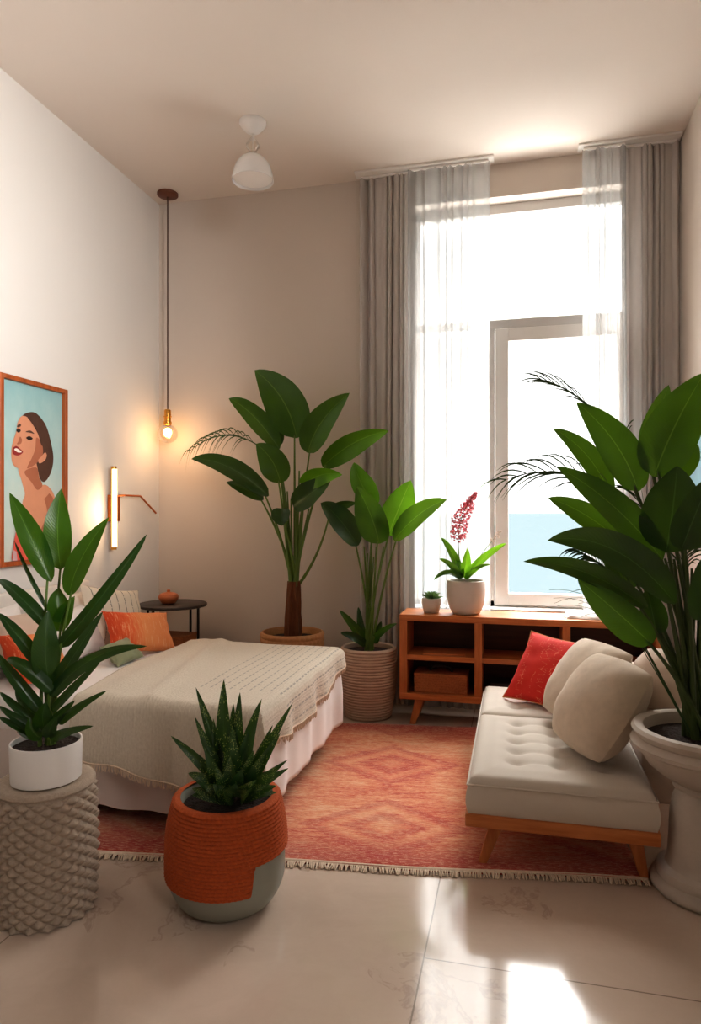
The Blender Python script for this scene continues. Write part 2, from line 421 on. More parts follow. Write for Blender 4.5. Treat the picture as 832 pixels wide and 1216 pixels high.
class MB:
    def __init__(s):
        s.v = []; s.f = []; s.uv = []; s.mi = []; s.cur = 0
    def add(s, vs, fs, uvs=None):
        o = len(s.v)
        s.v += [Vector(x) for x in vs]
        s.uv += list(uvs) if uvs else [(0.0, 0.0)] * len(vs)
        for f in fs:
            s.f.append(tuple(i + o for i in f)); s.mi.append(s.cur)
        return s
    def grid(s, fn, nu, nv, wrap=False):
        vs, uvs, fs = [], [], []
        cu = nu if wrap else nu + 1
        for j in range(nv + 1):
            for i in range(cu):
                r = fn(i / nu, j / nv)
                if isinstance(r, tuple) and len(r) == 2 and isinstance(r[0], Vector):
                    vs.append(r[0]); uvs.append(r[1])
                else:
                    vs.append(Vector(r)); uvs.append((i / nu, j / nv))
        for j in range(nv):
            for i in range(nu):
                i2 = (i + 1) % cu
                fs.append((j * cu + i, j * cu + i2, (j + 1) * cu + i2, (j + 1) * cu + i))
        return s.add(vs, fs, uvs)
    def lathe(s, prof, c=(0, 0, 0), n=48, rfn=None, cap=False):
        """prof: list of (r, z)"""
        c = Vector(c); vs, fs, uvs = [], [], []
        m = len(prof)
        for j, (r, z) in enumerate(prof):
            for i in range(n):
                a = 2 * pi * i / n
                rr = r + (rfn(a, z, j) if rfn else 0)
                vs.append(c + Vector((rr * cos(a), rr * sin(a), z))); uvs.append((i / n, j / max(1, m - 1)))
        for j in range(m - 1):
            for i in range(n):
                k = (i + 1) % n
                fs.append((j * n + i, j * n + k, (j + 1) * n + k, (j + 1) * n + i))
        if cap:
            fs.append(tuple(reversed(range(n)))); fs.append(tuple((m - 1) * n + i for i in range(n)))
        return s.add(vs, fs, uvs)
    def tube(s, pts, rad, n=8, cap=True):
        pts = [Vector(p) for p in pts]
        if not isinstance(rad, (list, tuple)): rad = [rad] * len(pts)
        vs, fs = [], []
        prev = None
        for k, p in enumerate(pts):
            tg = (pts[min(k + 1, len(pts) - 1)] - pts[max(k - 1, 0)]).normalized()
            if prev is None:
                ref = Vector((0, 0, 1)) if abs(tg.z) < 0.9 else Vector((1, 0, 0))
                x = tg.cross(ref).normalized()
            else:
                x = (prev - tg * prev.dot(tg)).normalized()
            prev = x
            y = tg.cross(x)
            for i in range(n):
                a = 2 * pi * i / n
                vs.append(p + (x * cos(a) + y * sin(a)) * rad[k])
        m = len(pts)
        for k in range(m - 1):
            for i in range(n):
                j = (i + 1) % n
                fs.append((k * n + i, k * n + j, (k + 1) * n + j, (k + 1) * n + i))
        if cap:
            fs.append(tuple(reversed(range(n)))); fs.append(tuple((m - 1) * n + i for i in range(n)))
        return s.add(vs, fs)
    def box(s, lo, hi, bev=0.0, rot=None, about=None):
        bm = bmesh.new()
        lo, hi = Vector(lo), Vector(hi)
        bmesh.ops.create_cube(bm, size=1)
        c, d = (lo + hi) / 2, hi - lo
        for v in bm.verts: v.co = Vector((v.co.x * d.x, v.co.y * d.y, v.co.z * d.z)) + c
        if bev:
            bmesh.ops.bevel(bm, geom=list(bm.edges), offset=bev, segments=3, affect='EDGES', profile=0.6)
        if rot is not None:
            ab = Vector(about) if about is not None else c
            for v in bm.verts: v.co = rot @ (v.co - ab) + ab
        bm.verts.index_update()
        s.add([v.co.copy() for v in bm.verts], [tuple(v.index for v in f.verts) for f in bm.faces])
        bm.free()
        return s
    def poly(s, pts):
        return s.add(pts, [tuple(range(len(pts)))])
    def sphere(s, c, r, nu=16, nv=10, sq=(1, 1, 1)):
        c = Vector(c)
        def fn(u, v):
            a, b = 2 * pi * u, pi * v
            return c + Vector((r * sq[0] * sin(b) * cos(a), r * sq[1] * sin(b) * sin(a), r * sq[2] * cos(b)))
        return s.grid(fn, nu, nv, True)
    def build(s, name, mat, parent=None, origin=None, smooth=True, solid=0, sub=0):
        wo = Vector((0, 0, 0))
        if parent is not None: wo = Vector(parent['_o'])
        elif origin is not None: wo = Vector(origin)
        me = bpy.data.meshes.new(name)
        me.from_pydata([v - wo for v in s.v], [], s.f)
        for m in (mat if isinstance(mat, (list, tuple)) else [mat]): me.materials.append(m)
        uvl = me.uv_layers.new(name='UVMap')
        for lp in me.loops:
            uvl.data[lp.index].uv = s.uv[lp.vertex_index]
        for p, k in zip(me.polygons, s.mi):
            p.use_smooth = smooth; p.material_index = k
        me.update()
        o = bpy.data.objects.new(name, me)
        COL.objects.link(o)
        o['_o'] = tuple(wo)
        if parent is not None:
            o.parent = parent
        else:
            o.location = wo
        if solid:
            md = o.modifiers.new('thick', 'SOLIDIFY'); md.thickness = solid; md.offset = 0
        if sub:
            md = o.modifiers.new('sub', 'SUBSURF'); md.levels = sub; md.render_levels = sub
        if smooth:
            try:
                me.set_sharp_from_angle(angle=radians(42))
            except Exception:
                pass
        return o

def tag(o, label, cat, group=None):
    o['label'] = label; o['category'] = cat
    if group: o['group'] = group
    return o

def thing(name, label, cat, loc, group=None):
    o = bpy.data.objects.new(name, None)
    o.empty_display_size = 0.1
    COL.objects.link(o); o.location = loc; o['_o'] = tuple(loc)
    return tag(o, label, cat, group)

def struct(name, mb, mat, smooth=False, parent=None, **kw):
    o = mb.build(name, mat, parent, smooth=smooth, **kw)
    if parent is None: o['kind'] = 'structure'
    return o

# ------------------------------------------------------------------ room shell
XL, XR, YB, YF, ZC = -2.985, 1.14, 5.25, -2.6, 4.15
TH = 0.2
WX0, WX1, WZ0, WZ1 = -0.80, 0.90, 0.76, 3.90          # window opening
struct('floor', MB().box((XL - TH, YF - TH, -0.12), (XR + TH, YB + 0.32, 0.0)), M['floor'])
struct('ceiling', MB().box((XL - TH, YF - TH, ZC), (XR + TH, YB + 0.32, ZC + 0.15)), M['ceiling'])
struct('wall_left', MB().box((XL - TH, YF, 0), (XL, YB, ZC)), M['wall_left'])
w = MB()
w.box((XL - TH, YB, 0), (WX0, YB + 0.32, ZC)); w.box((WX1, YB, 0), (XR + TH, YB + 0.32, ZC))
w.box((WX0, YB, 0), (WX1, YB + 0.32, WZ0)); w.box((WX0, YB, WZ1), (WX1, YB + 0.32, ZC))
struct('wall_back', w, M['wall'])
# right wall with an unseen opening, added to light the left wall
RY0, RY1, RZ1 = -0.25, 0.25, 3.6
w = MB()
w.box((XR, RY1, 0), (XR + TH, YB, ZC)); w.box((XR, YF, 0), (XR + TH, RY0, ZC)); w.box((XR, RY0, RZ1), (XR + TH, RY1, ZC))
struct('wall_right', w, M['wall'])
struct('wall_front', MB().box((XL - TH, YF - TH, 0), (XR + TH, YF, ZC)), M['wall'])
struct('baseboard_back', MB().box((XL, YB - 0.014, 0), (WX0 - 0.4, YB, 0.085), 0.004), M['white_paint'])
struct('baseboard_left', MB().box((XL, YF, 0), (XL + 0.014, YB - 0.015, 0.085), 0.004), M['white_paint'])
struct('baseboard_right', MB().box((XR - 0.014, RY1 + 0.02, 0), (XR, YB - 0.015, 0.085), 0.004), M['white_paint'])

# window_1 : fixed left light, top light and a casement on the right
win = bpy.data.objects.new('window_1', None); COL.objects.link(win)
win.location = (WX0, YB + 0.16, WZ0); win['_o'] = tuple(win.location); win['kind'] = 'structure'
FY0, FY1 = YB + 0.13, YB + 0.20
fr = MB()
XM = -0.185                                    # mullion between fixed light and casement
ZT0, ZT1 = 2.93, 3.00                          # transom
fr.box((WX0, FY0, WZ1 - 0.075), (WX1, FY1, WZ1), 0.004)
fr.box((WX0, FY0, WZ0), (WX1, FY1, WZ0 + 0.05), 0.004)
fr.box((WX0, FY0, WZ0), (WX0 + 0.06, FY1, WZ1), 0.004)
fr.box((WX1 - 0.06, FY0, WZ0), (WX1, FY1, WZ1), 0.004)
fr.box((WX0, FY0, ZT0), (WX1, FY1, ZT1), 0.004)
fr.box((XM - 0.025, FY0, WZ0), (XM + 0.025, FY1, ZT0), 0.004)
fr.build('window_frame', M['grey_paint'], win, smooth=False)
cs = MB()
c0, c1, d0, d1 = XM + 0.03, WX1 - 0.065, WZ0 + 0.02, ZT0 - 0.005
cs.box((c0, FY0 - 0.02, d0), (c0 + 0.10, FY1 - 0.01, d1), 0.006)
cs.box((c1 - 0.10, FY0 - 0.02, d0), (c1, FY1 - 0.01, d1), 0.006)
cs.box((c0 + 0.10, FY0 - 0.02, d1 - 0.10), (c1 - 0.10, FY1 - 0.01, d1), 0.006)
cs.box((c0 + 0.10, FY0 - 0.02, d0), (c1 - 0.10, FY1 - 0.01, d0 + 0.09), 0.006)
cas = cs.build('casement_sash', M['white_paint'], win, smooth=False)
gm = YB + 0.165
def pane(x0, x1, z0, z1, par):
    return MB().poly([(x0, gm, z0), (x1, gm, z0), (x1, gm, z1), (x0, gm, z1)]).build('glass_pane', M['glass'], par, smooth=False)
pane(c0 + 0.10, c1 - 0.10, d0 + 0.09, d1 - 0.10, cas)
pane(WX0 + 0.06, WX1 - 0.06, ZT1, WZ1 - 0.075, win)
pane(WX0 + 0.06, XM - 0.025, WZ0 + 0.05, ZT0, win)
MB().box((WX0, YB - 0.02, WZ0 - 0.03), (WX1, YB + 0.13, WZ0 + 0.005), 0.006).build('window_sill', M['white_paint'], win, smooth=False)

# the sea outside
s_ = MB().poly([(-3000, 12, -9), (3000, 12, -9), (3000, 5000, -9), (-3000, 5000, -9)]).build('sea', M['sea'], None, smooth=False)
s_['kind'] = 'structure'
struct('bounce_slab', MB().box((-5, YB + 0.33, -0.3), (5, YB + 3.6, -0.06)), M['white_paint'])  # unseen slab added to bounce sky light up onto the ceiling

# ------------------------------------------------------------------ curtains
def curtain(name, x0, x1, y0, z0, z1, folds, amp, mat, label, cat, phase=0.0, group=None):
    root = thing(name, label, cat, ((x0 + x1) / 2, y0, z0), group)
    mb = MB()
    W = x1 - x0
    def fn(u, v):
        z = z0 + (z1 - z0) * v
        q = u + 0.42 / folds * sin(u * 9 + phase) + 0.22 / folds * sin(u * 23 + 2 * phase) + 0.05 / folds * sin(v * 5 + u * 9)
        a = amp * (0.75 + 0.35 * sin(u * 11 + phase * 2)) * (1.0 - 0.25 * v)
        y = y0 + a * sin(2 * pi * folds * q + phase) + 0.006 * sin(v * 6 + u * 14)
        x = x0 + W * u + 0.35 * a * cos(2 * pi * folds * q * 1.0 + phase) + 0.008 * sin(3.0 * (1 - v) + u * 5) * (1 - v)
        return (Vector((x, y, z)), (q * folds + phase / 6.283, v))
    mb.grid(fn, int(folds * 14), 26)
    mb.build('curtain_panel', mat, root)
    hd = MB()
    hd.box((x0 + 0.005, y0 - amp * 0.5, z1 - 0.005), (x1 - 0.005, y0 + amp * 0.5, z1 + 0.012), 0.003)
    hd.build('heading_tape', M['white_paint'], root, smooth=False)
    return root

YC = 5.165
ctr = MB().box((-1.22, YC - 0.07, ZC - 0.016), (-0.16, YC + 0.03, ZC), 0.003)
ctr.box((0.44, YC - 0.07, ZC - 0.016), (XR - 0.01, YC + 0.03, ZC), 0.003)
struct('trim_1', ctr, M['white_paint'])
curtain('curtain', -1.19, -0.76, YC + 0.01, 0.015, ZC - 0.03, 7, 0.032, M['curtain'],
        'heavy grey floor-length curtain behind the ribbed pot, left of the window', 'curtain', 0.4, 'grey curtains')
curtain('curtain', 0.74, 1.115, YC + 0.01, 0.015, ZC - 0.03, 7, 0.030, M['curtain'],
        'heavy grey curtain right of the window, against the right wall', 'curtain', 1.3, 'grey curtains')
curtain('sheer_curtain', -0.80, -0.19, YC - 0.032, 0.02, ZC - 0.03, 9, 0.020, M['sheer'],
        'wide white sheer curtain over the left half of the window', 'sheer curtain', 0.9, 'sheer curtains')
curtain('sheer_curtain', 0.47, 0.765, YC - 0.032, 0.02, ZC - 0.03, 5, 0.020, M['sheer'],
        'narrow white sheer curtain beside the right grey curtain', 'sheer curtain', 2.1, 'sheer curtains')

# ------------------------------------------------------------------ rug
RA = radians(8.2)
RU, RN = Vector((cos(RA), sin(RA), 0)), Vector((-sin(RA), cos(RA), 0))
RP = Vector((0.52, 2.93, 0))                    # front right corner
RL, RD = 2.55, 1.89
def rugpt(a, b, z=0.0):                         # a metres left of the corner, b metres deep
    return RP - RU * a + RN * b + Vector((0, 0, z))
rug = thing('area_rug', 'large faded red and orange patterned woven rug on the tiled floor', 'rug', rugpt(RL / 2, RD / 2))
mb = MB()
def fn(u, v):
    a, b = RL * u, RD * v
    w = 0.008 * sin(a * 5.1) if v == 0 else 0
    p = rugpt(a, b + w, 0.010 + 0.0015 * sin(a * 7 + b * 3))
    return (p, (RL - a, b))
mb.grid(fn, 90, 60)
mb.build('rug_pile', M['rug'], rug, solid=0.012)
fb = MB()
for i in range(430):
    a = RL * (i + random.random() * 0.5) / 430
    w = 0.008 * sin(a * 5.1)
    ln = 0.022 + random.random() * 0.014
    sx = random.uniform(-0.006, 0.006)
    p0, p1, p2 = rugpt(a, 0.012 + w, 0.013), rugpt(a + sx, w - ln * 0.5, 0.012), rugpt(a + 2 * sx, w - ln, 0.004)
    fb.tube([p0, p1, p2], [0.0032, 0.0034, 0.0026], 5)
def fn(u, v):
    a = RL * u
    return rugpt(a, 0.008 * sin(a * 5.1) - 0.004 + 0.022 * v, 0.012 + 0.008 * sin(pi * v))
fb.grid(fn, 200, 6)
fb.build('fringe', M['fringe'], rug)

# ------------------------------------------------------------------ cushions
def cushion_mesh(w, h, th, n=22, pinch=0.10, wr=0.006, seed=0, rnd=0.0):
    """closed pillow in local XZ plane, thickness along Y; UV over the front"""
    mb = MB()
    for side in (1, -1):
        def fn(u, v, side=side):
            a, b = 2 * u - 1, 2 * v - 1
            ea = 1 - abs(a) ** 2.4; eb = 1 - abs(b) ** 2.4
            k = max(0.0, ea * eb) ** 0.5
            x = a * w / 2 * (1 - pinch * (1 - b * b) * abs(a) ** 3)
            z = b * h / 2 * (1 - pinch * (1 - a * a) * abs(b) ** 3)
            x *= 1 - rnd * b * b * 0.5; z *= 1 - rnd * a * a * 0.5
            wn = wr * noise.noise(Vector((a * 2.2 + seed, b * 2.2 - seed, side * 3.1))) * min(1, k * 2)
            wn += wr * 0.6 * sin(atan2(b, a) * 9 + seed) * (1 - k) * k * 4
            return Vector((x, side * (th / 2 * k + wn * (1 if k > 0 else 0)), z))
        mb.grid(fn, n, n)
    return mb

def place(mb, c, yaw=0, lean=0, roll=0):
    """roll about the cushion's face, lean back about X, then yaw"""
    R = Matrix.Rotation(yaw, 3, 'Z') @ Matrix.Rotation(-lean, 3, 'X') @ Matrix.Rotation(roll, 3, 'Y')
    c = Vector(c)
    mb.v = [R @ v + c for v in mb.v]
    return R

def cushion(name, label, w, h, th, c, yaw, lean, roll, mat, group, seed=0, piping=None, pinch=0.10, wr=0.006, rnd=0.0):
    mb = cushion_mesh(w, h, th, pinch=pinch, seed=seed, wr=wr, rnd=rnd)
    R = place(mb, c, yaw, lean, roll)
    zmin = min(v.z for v in mb.v)
    base = Vector((c[0], c[1], zmin))
    # weld seam
    if piping is None:
        root = mb.build(name, mat, None, origin=base)
        tag(root, label, 'cushion' if 'cushion' in name else 'pillow', group)
    else:
        root = thing(name, label, 'cushion', base, group)
        mb.build('cushion_cover', mat, root)
        pts = []
        for k in range(4):
            for i in range(18):
                q = -1 + 2 * i / 18
                a, b = [(q, -1), (1, q), (-q, 1), (-1, -q)][k]
                x = a * w / 2 * (1 - pinch * (1 - b * b) * abs(a) ** 3)
                z = b * h / 2 * (1 - pinch * (1 - a * a) * abs(b) ** 3)
                pts.append(R @ Vector((x, 0, z)) + Vector(c))
        pts.append(pts[0])
        MB().tube(pts, 0.004, 6).build('piping', piping, root)
    return root

# ------------------------------------------------------------------ bed
BX0, BX1, BY0, BY1 = -2.93, -1.15, 2.84, 4.15
BT = 0.60
bed = thing('bed', 'low double bed made up with white sheets and a pale skirt', 'bed', ((BX0 + BX1) / 2, (BY0 + BY1) / 2, 0.016))
def rounded_slab(x0, x1, y0, y1, z0, z1, r, puff=0.0, nx=40, ny=32):
    mb = MB()
    mb.box((x0, y0, z0), (x1, y1, z1), r)
    return mb
m_ = MB().box((BX0, BY0, 0.40), (BX1, BY1, BT), 0.06)
m_.build('mattress', M['sheet'], bed)
# skirt : gently waved cloth round the three open sides
sk = MB()
def skirt_path():
    pts = []
    n = 70
    for i in range(n): pts.append((BX0 + (BX1 - BX0) * i / n, BY0, 0, -1))
    for i in range(50): pts.append((BX1, BY0 + (BY1 - BY0) * i / 50, 1, 0))
    for i in range(n + 1): pts.append((BX1 - (BX1 - BX0) * i / n, BY1, 0, 1))
    return pts
sp_ = skirt_path()
def fn(u, v):
    i = min(len(sp_) - 1, int(round(u * (len(sp_) - 1))))
    x, y, nx, ny = sp_[i]
    z = 0.09 + (0.44 - 0.09) * v
    wv = (0.006 + 0.009 * (1 - v)) * sin(i * 0.62) + 0.006 * sin(i * 0.23)
    o = -0.012 + wv * (1 - v * 0.7)
    return Vector((x + nx * o, y + ny * o, z + (0.006 * sin(i * 0.5) if v == 0 else 0)))
sk.grid(fn, len(sp_) - 1, 10)
sk.build('bed_skirt', M['skirt'], bed)
MB().box((BX0 + 0.03, BY0 + 0.05, 0.17), (BX1 - 0.04, BY1 - 0.05, 0.405), 0.01).build('bed_base', M['dark_box'], bed)
for (x, y) in ((BX0 + 0.12, BY0 + 0.12), (BX1 - 0.12, BY0 + 0.12), (BX0 + 0.12, BY1 - 0.12), (BX1 - 0.12, BY1 - 0.12)):
    MB().lathe([(0.022, 0.018), (0.03, 0.172)], (x, y, 0), 12, cap=True).build('leg', M['wood_z'], bed)
hb = MB().box((XL + 0.012, BY0 - 0.02, 0.12), (BX0 - 0.003, BY1 + 0.06, 1.02), 0.02)
hbo = hb.build('headboard', M['headboard'], bed)
MB().tube([(BX0 + 0.001, BY0 - 0.01, 0.90), (BX0 + 0.001, BY1 + 0.05, 0.90)], 0.004, 6).build('seam', M['skirt'], hbo)
# white bedspread falling over the foot
bs = MB()
def drape(x, y, x1, y0, y1, top, r=0.05, wave=0.0, ph=0.0):
    """cloth coordinates past the edges of the bed roll over and hang"""
    def over(s):
        if s <= 0: return 0.0, 0.0
        q = r * pi / 2
        if s < q: return r * sin(s / r), r * (1 - cos(s / r))
        return r, r + (s - q)
    ox, dx = over(x - x1); oy0, dy0 = over(y0 - y); oy1, dy1 = over(y - y1)
    px = min(x, x1) + ox
    py = max(min(y, y1), y0) - oy0 + oy1
    d = max(dx, dy0, dy1)
    k = min(1.0, d / 0.25)
    if dx > 0.02: px += wave * k * (sin(y * 17 + ph) + 0.6 * sin(y * 29 + 1 + ph)) + 0.02 * k
    if dy0 > 0.02: py -= wave * k * (sin(x * 13 + ph) + 0.7 * sin(x * 23 + 2 + ph)) + 0.02 * k
    if dy1 > 0.02: py += wave * k * (sin(x * 13 + ph) + 0.6 * sin(x * 23)) + 0.02 * k
    return Vector((px, py, top - d + 0.0))
def fn(u, v):
    y = BY0 - 0.015 + (BY1 - BY0 + 0.03) * u
    x = BX1 - 0.45 + (0.45 + 0.47) * v
    p = drape(x, y, BX1 + 0.0, BY0 - 0.5, BY1 + 0.5, BT + 0.006, 0.05, 0.009, 0.7)
    return (p, (u, v))
bs.grid(fn, 90, 40)
bs.build('bedspread_foot', M['sheet'], bed, solid=0.006)

# throw
TX0 = -2.06
thr = thing('bed_throw', 'cream textured throw with grey stitched rows and fringed hem, draped over the bed foot', 'throw blanket', (-1.6, 3.5, BT))
tm = MB()
NU, NV = 110, 120
def throw_pt(u, v):
    # u: head -> foot (X), v: near hem -> far hem (Y)
    near_drop = 0.30 + 0.17 * min(1, u * 1.15) + 0.01 * sin(u * 17)
    y = (BY0 - near_drop) + (BY1 + 0.10 - BY0 + near_drop) * v
    tfar = max(0, (y - BY0) / (BY1 - BY0))
    xs = TX0 - 0.10 * min(1, max(0, tfar)) + 0.03 * sin(y * 5)
    xe = BX1 + 0.20 - 0.05 * sin(y * 3 + 1)
    x = xs + (xe - xs) * u
    p = drape(x, y, BX1 + 0.018, BY0 - 0.018, BY1 + 0.012, BT + 0.024, 0.055, 0.017, 0.0)
    if p.z > BT - 0.02:
        rid = 0.018 * math.exp(-((x + 1.72 + 0.20 * (y - 3.2)) / 0.05) ** 2) + 0.013 * math.exp(-((x + 1.93 + 0.1 * (y - 3.2)) / 0.07) ** 2)
        nz = noise.noise(Vector((x * 3.0, y * 3.0, 1.7)))
        p.z += 0.007 * nz + 0.008 + rid
    return (p, (x - TX0, y - BY0 + 0.4))
tm.grid(throw_pt, NU, NV)
tm.build('throw_cloth', M['throw'], thr, solid=0.008)
fg = MB()
for i in range(150):
    u = (i + 0.3 * random.random()) / 150
    p, _ = throw_pt(u, 0.0)
    dz = random.uniform(0.022, 0.034)
    fg.tube([p + Vector((0, -0.002, 0.004)), p + Vector((random.uniform(-.006, .006), -0.004, -dz * 0.5)), p + Vector((random.uniform(-.008, .008), -0.003, -dz))], [0.003, 0.0032, 0.0022], 4)
fg.tube([throw_pt(i / 120, 0.0)[0] + Vector((0, -0.003, 0.003)) for i in range(121)], 0.0045, 5)
fg.build('near_fringe', M['fringe'], thr)
fg = MB()
for i in range(130):
    v = 0.22 + 0.78 * (i + 0.3 * random.random()) / 130
    p, _ = throw_pt(1.0, v)
    dz = random.uniform(0.022, 0.034)
    fg.tube([p + Vector((0.002, 0, 0.004)), p + Vector((0.004, random.uniform(-.006, .006), -dz * 0.5)), p + Vector((0.003, random.uniform(-.008, .008), -dz))], [0.003, 0.0032, 0.0022], 4)
fg.tube([throw_pt(1.0, 0.22 + 0.78 * i / 120)[0] + Vector((0.003, 0, 0.003)) for i in range(121)], 0.0045, 5)
fg.build('foot_fringe', M['fringe'], thr)

HP = radians(90)
PG = 'pillows on the bed'
# facing +X (yaw 90 turns the front, -Y, towards +X)
cushion('bed_pillow', 'plain white pillow propped at the near end of the headboard, behind the blush pillow', 0.55, 0.36, 0.15, (-2.79, 3.12, 0.795), HP, radians(20), 0, M['pillow_white'], PG, 1)
cushion('bed_pillow', 'plain white pillow behind the striped pillow against the headboard', 0.55, 0.36, 0.15, (-2.80, 3.76, 0.795), HP, radians(20), 0, M['pillow_white'], PG, 2)
cushion('bed_pillow', 'blush beige pillow behind the near orange pillow', 0.44, 0.36, 0.14, (-2.63, 3.18, 0.78), HP + 0.1, radians(24), radians(4), M['pillow_pink'], PG, 3)
cushion('bed_pillow', 'white pillow low in the middle of the bed, left of the striped pillow', 0.44, 0.33, 0.15, (-2.62, 3.60, 0.755), HP, radians(30), radians(-4), M['pillow_white'], PG, 4)
cushion('bed_pillow', 'cream pillow with thin dark stripes leaning at far side of bed', 0.47, 0.44, 0.14, (-2.58, 3.96, 0.80), HP - 0.28, radians(26), radians(12), M['pillow_stripe'], PG, 5)
cushion('bed_pillow', 'orange woven lumbar pillow leaning on the striped pillow', 0.46, 0.30, 0.12, (-2.33, 3.86, 0.735), HP - 0.45, radians(38), radians(9), M['pillow_orange'], PG, 6)
cushion('bed_pillow', 'orange woven pillow at the near edge of the bed', 0.42, 0.30, 0.12, (-2.44, 3.04, 0.735), HP + 0.1, radians(36), radians(10), M['pillow_orange'], PG, 7)
cushion('bed_pillow', 'small sage green pillow lying low between the white and striped pillows', 0.24, 0.17, 0.08, (-2.28, 3.58, 0.665), HP - 0.2, radians(50), radians(-6), M['pillow_sage'], PG, 8)

# ------------------------------------------------------------------ daybed
SX0, SX1, SY0, SY1 = -0.195, 0.545, 2.875, 4.42
FB, FT = 0.178, 0.232
sofa = thing('daybed', 'pale grey tufted daybed on an orange wood frame with splayed legs', 'daybed', ((SX0 + SX1) / 2, (SY0 + SY1) / 2, 0.0))
MB().box((SX0 - 0.012, SY0 - 0.012, FB), (SX1 + 0.012, SY1 + 0.012, FT), 0.008).build('frame', M['wood_x'], sofa)
def tapered_leg(x, y, dx, dy, ztop, zbot, r0=0.034, r1=0.019):
    mb = MB()
    def fn(u, v):
        a = 2 * pi * u
        k = 1.0 / max(abs(cos(a)), abs(sin(a))) ** 0.6
        r = r0 + (r1 - r0) * v
        return Vector((x + dx * v + r * k * cos(a), y + dy * v + r * 0.8 * k * sin(a), ztop + (zbot - ztop) * v))
    mb.grid(fn, 24, 6, True)
    o = len(mb.v)
    mb.f.append(tuple(range(o - 24, o))); mb.mi.append(0)
    return mb
for (x, y, sx, sy, zb) in ((SX0 + 0.12, SY0 + 0.08, -1, -1, 0.018), (SX1 - 0.075, SY0 + 0.10, 0.6, -0.6, 0.018), (SX0 + 0.12, SY1 - 0.08, -1, 1, 0.018), (SX1 - 0.10, SY1 - 0.08, 1, 1, 0.018)):
    tapered_leg(x, y, 0.06 * sx, 0.045 * sy, FB + 0.003, zb).build('leg', M['wood_z'], sofa)
def seat_cushion(x0, x1, y0, y1, z0, z1, tx, ty, dip=0.016):
    """tufted slab : top grid with dips, rounded rim, side walls"""
    mb = MB()
    pts = [(px, py) for px in tx for py in ty]
    nx, ny = 60, max(30, int(60 * (y1 - y0) / (x1 - x0)))
    R = 0.035
    def side(u, v, top=True):
        x = x0 + (x1 - x0) * u; y = y0 + (y1 - y0) * v
        e = min(x - x0, x1 - x, y - y0, y1 - y)
        z = z1 - (R - sqrt(max(0, R * R - (R - e) ** 2)) if e < R else 0)
        z += 0.012 * min(1, e / 0.1)
        for (px, py) in pts:
            d2 = (x - px) ** 2 + (y - py) ** 2
            z -= dip * math.exp(-d2 / 0.0011) + dip * 0.55 * math.exp(-d2 / 0.005)
        for py in ty:
            if tx[0] - 0.04 < x < tx[-1] + 0.04:
                z -= dip * 0.28 * math.exp(-((y - py) / 0.016) ** 2)
        return Vector((x, y, z))
    mb.grid(side, nx, ny)
    ring = [(x0 + (x1 - x0) * i / nx, y0) for i in range(nx)] + [(x1, y0 + (y1 - y0) * i / ny) for i in range(ny)] + \
           [(x1 - (x1 - x0) * i / nx, y1) for i in range(nx)] + [(x0, y1 - (y1 - y0) * i / ny) for i in range(ny)]
    n = len(ring)
    cx, cy = (x0 + x1) / 2, (y0 + y1) / 2
    def wall(u, v):
        x, y = ring[int(round(u * n)) % n]
        b = 0.010 * sin(pi * v)
        dx = (1 if x > x1 - 1e-6 else -1 if x < x0 + 1e-6 else 0); dy = (1 if y > y1 - 1e-6 else -1 if y < y0 + 1e-6 else 0)
        return Vector((x + dx * b, y + dy * b, z0 + (z1 - R - z0) * v))
    mb.grid(wall, n, 6, True)
    return mb
tx = [SX0 + 0.20, SX0 + 0.385, SX0 + 0.57]
near = seat_cushion(SX0, SX1, SY0, 3.80, FT, 0.385, tx, [3.08, 3.22, 3.36, 3.50, 3.64]).build('seat_cushion', M['sofa'], sofa)
far = seat_cushion(SX0, SX1, 3.806, SY1, FT, 0.385, tx, [3.95, 4.10, 4.25]).build('seat_cushion', M['sofa'], sofa)
for (y0, y1, par) in ((SY0, 3.80, near), (3.806, SY1, far)):
    z = 0.352
    MB().tube([(SX0 - .003, y0 - .003, z), (SX1 + .003, y0 - .003, z), (SX1 + .003, y1 + .001, z), (SX0 - .003, y1 + .001, z), (SX0 - .003, y0 - .003, z)], 0.004, 6).build('piping', M['sofa'], par)
MB().box((SX1 + 0.013, 3.27, FB), (SX1 + 0.205, SY1, 0.59), 0.05).build('backrest', M['pillow_blush'], sofa)

DG = 'cushions on the daybed'
cushion('cushion', 'red embroidered square cushion with gold piping at the far end of the daybed', 0.49, 0.45, 0.15, (0.205, 4.06, 0.576), radians(-36), radians(36), radians(2), M['pillow_red'], DG, 11, M['piping'])
cushion('cushion', 'speckled beige cushion behind the front beige cushion, next to the red one', 0.50, 0.48, 0.22, (0.345, 3.63, 0.630), radians(-66), radians(34), radians(0), M['pillow_beige'], DG, 12, pinch=0.05, rnd=0.2, wr=0.004)
cushion('cushion', 'plump beige cushion at the front of the daybed cushions', 0.46, 0.49, 0.27, (0.372, 3.25, 0.622), radians(-64), radians(34), radians(2), M['pillow_beige'], DG, 13, pinch=0.04, wr=0.005, rnd=0.24)
cushion('cushion', 'small pale blush cushion by the right arm, behind the plant stalks', 0.30, 0.30, 0.18, (0.655, 3.40, 0.715), radians(-50), radians(22), radians(4), M['pillow_blush'], DG, 14, pinch=0.03, rnd=0.4)

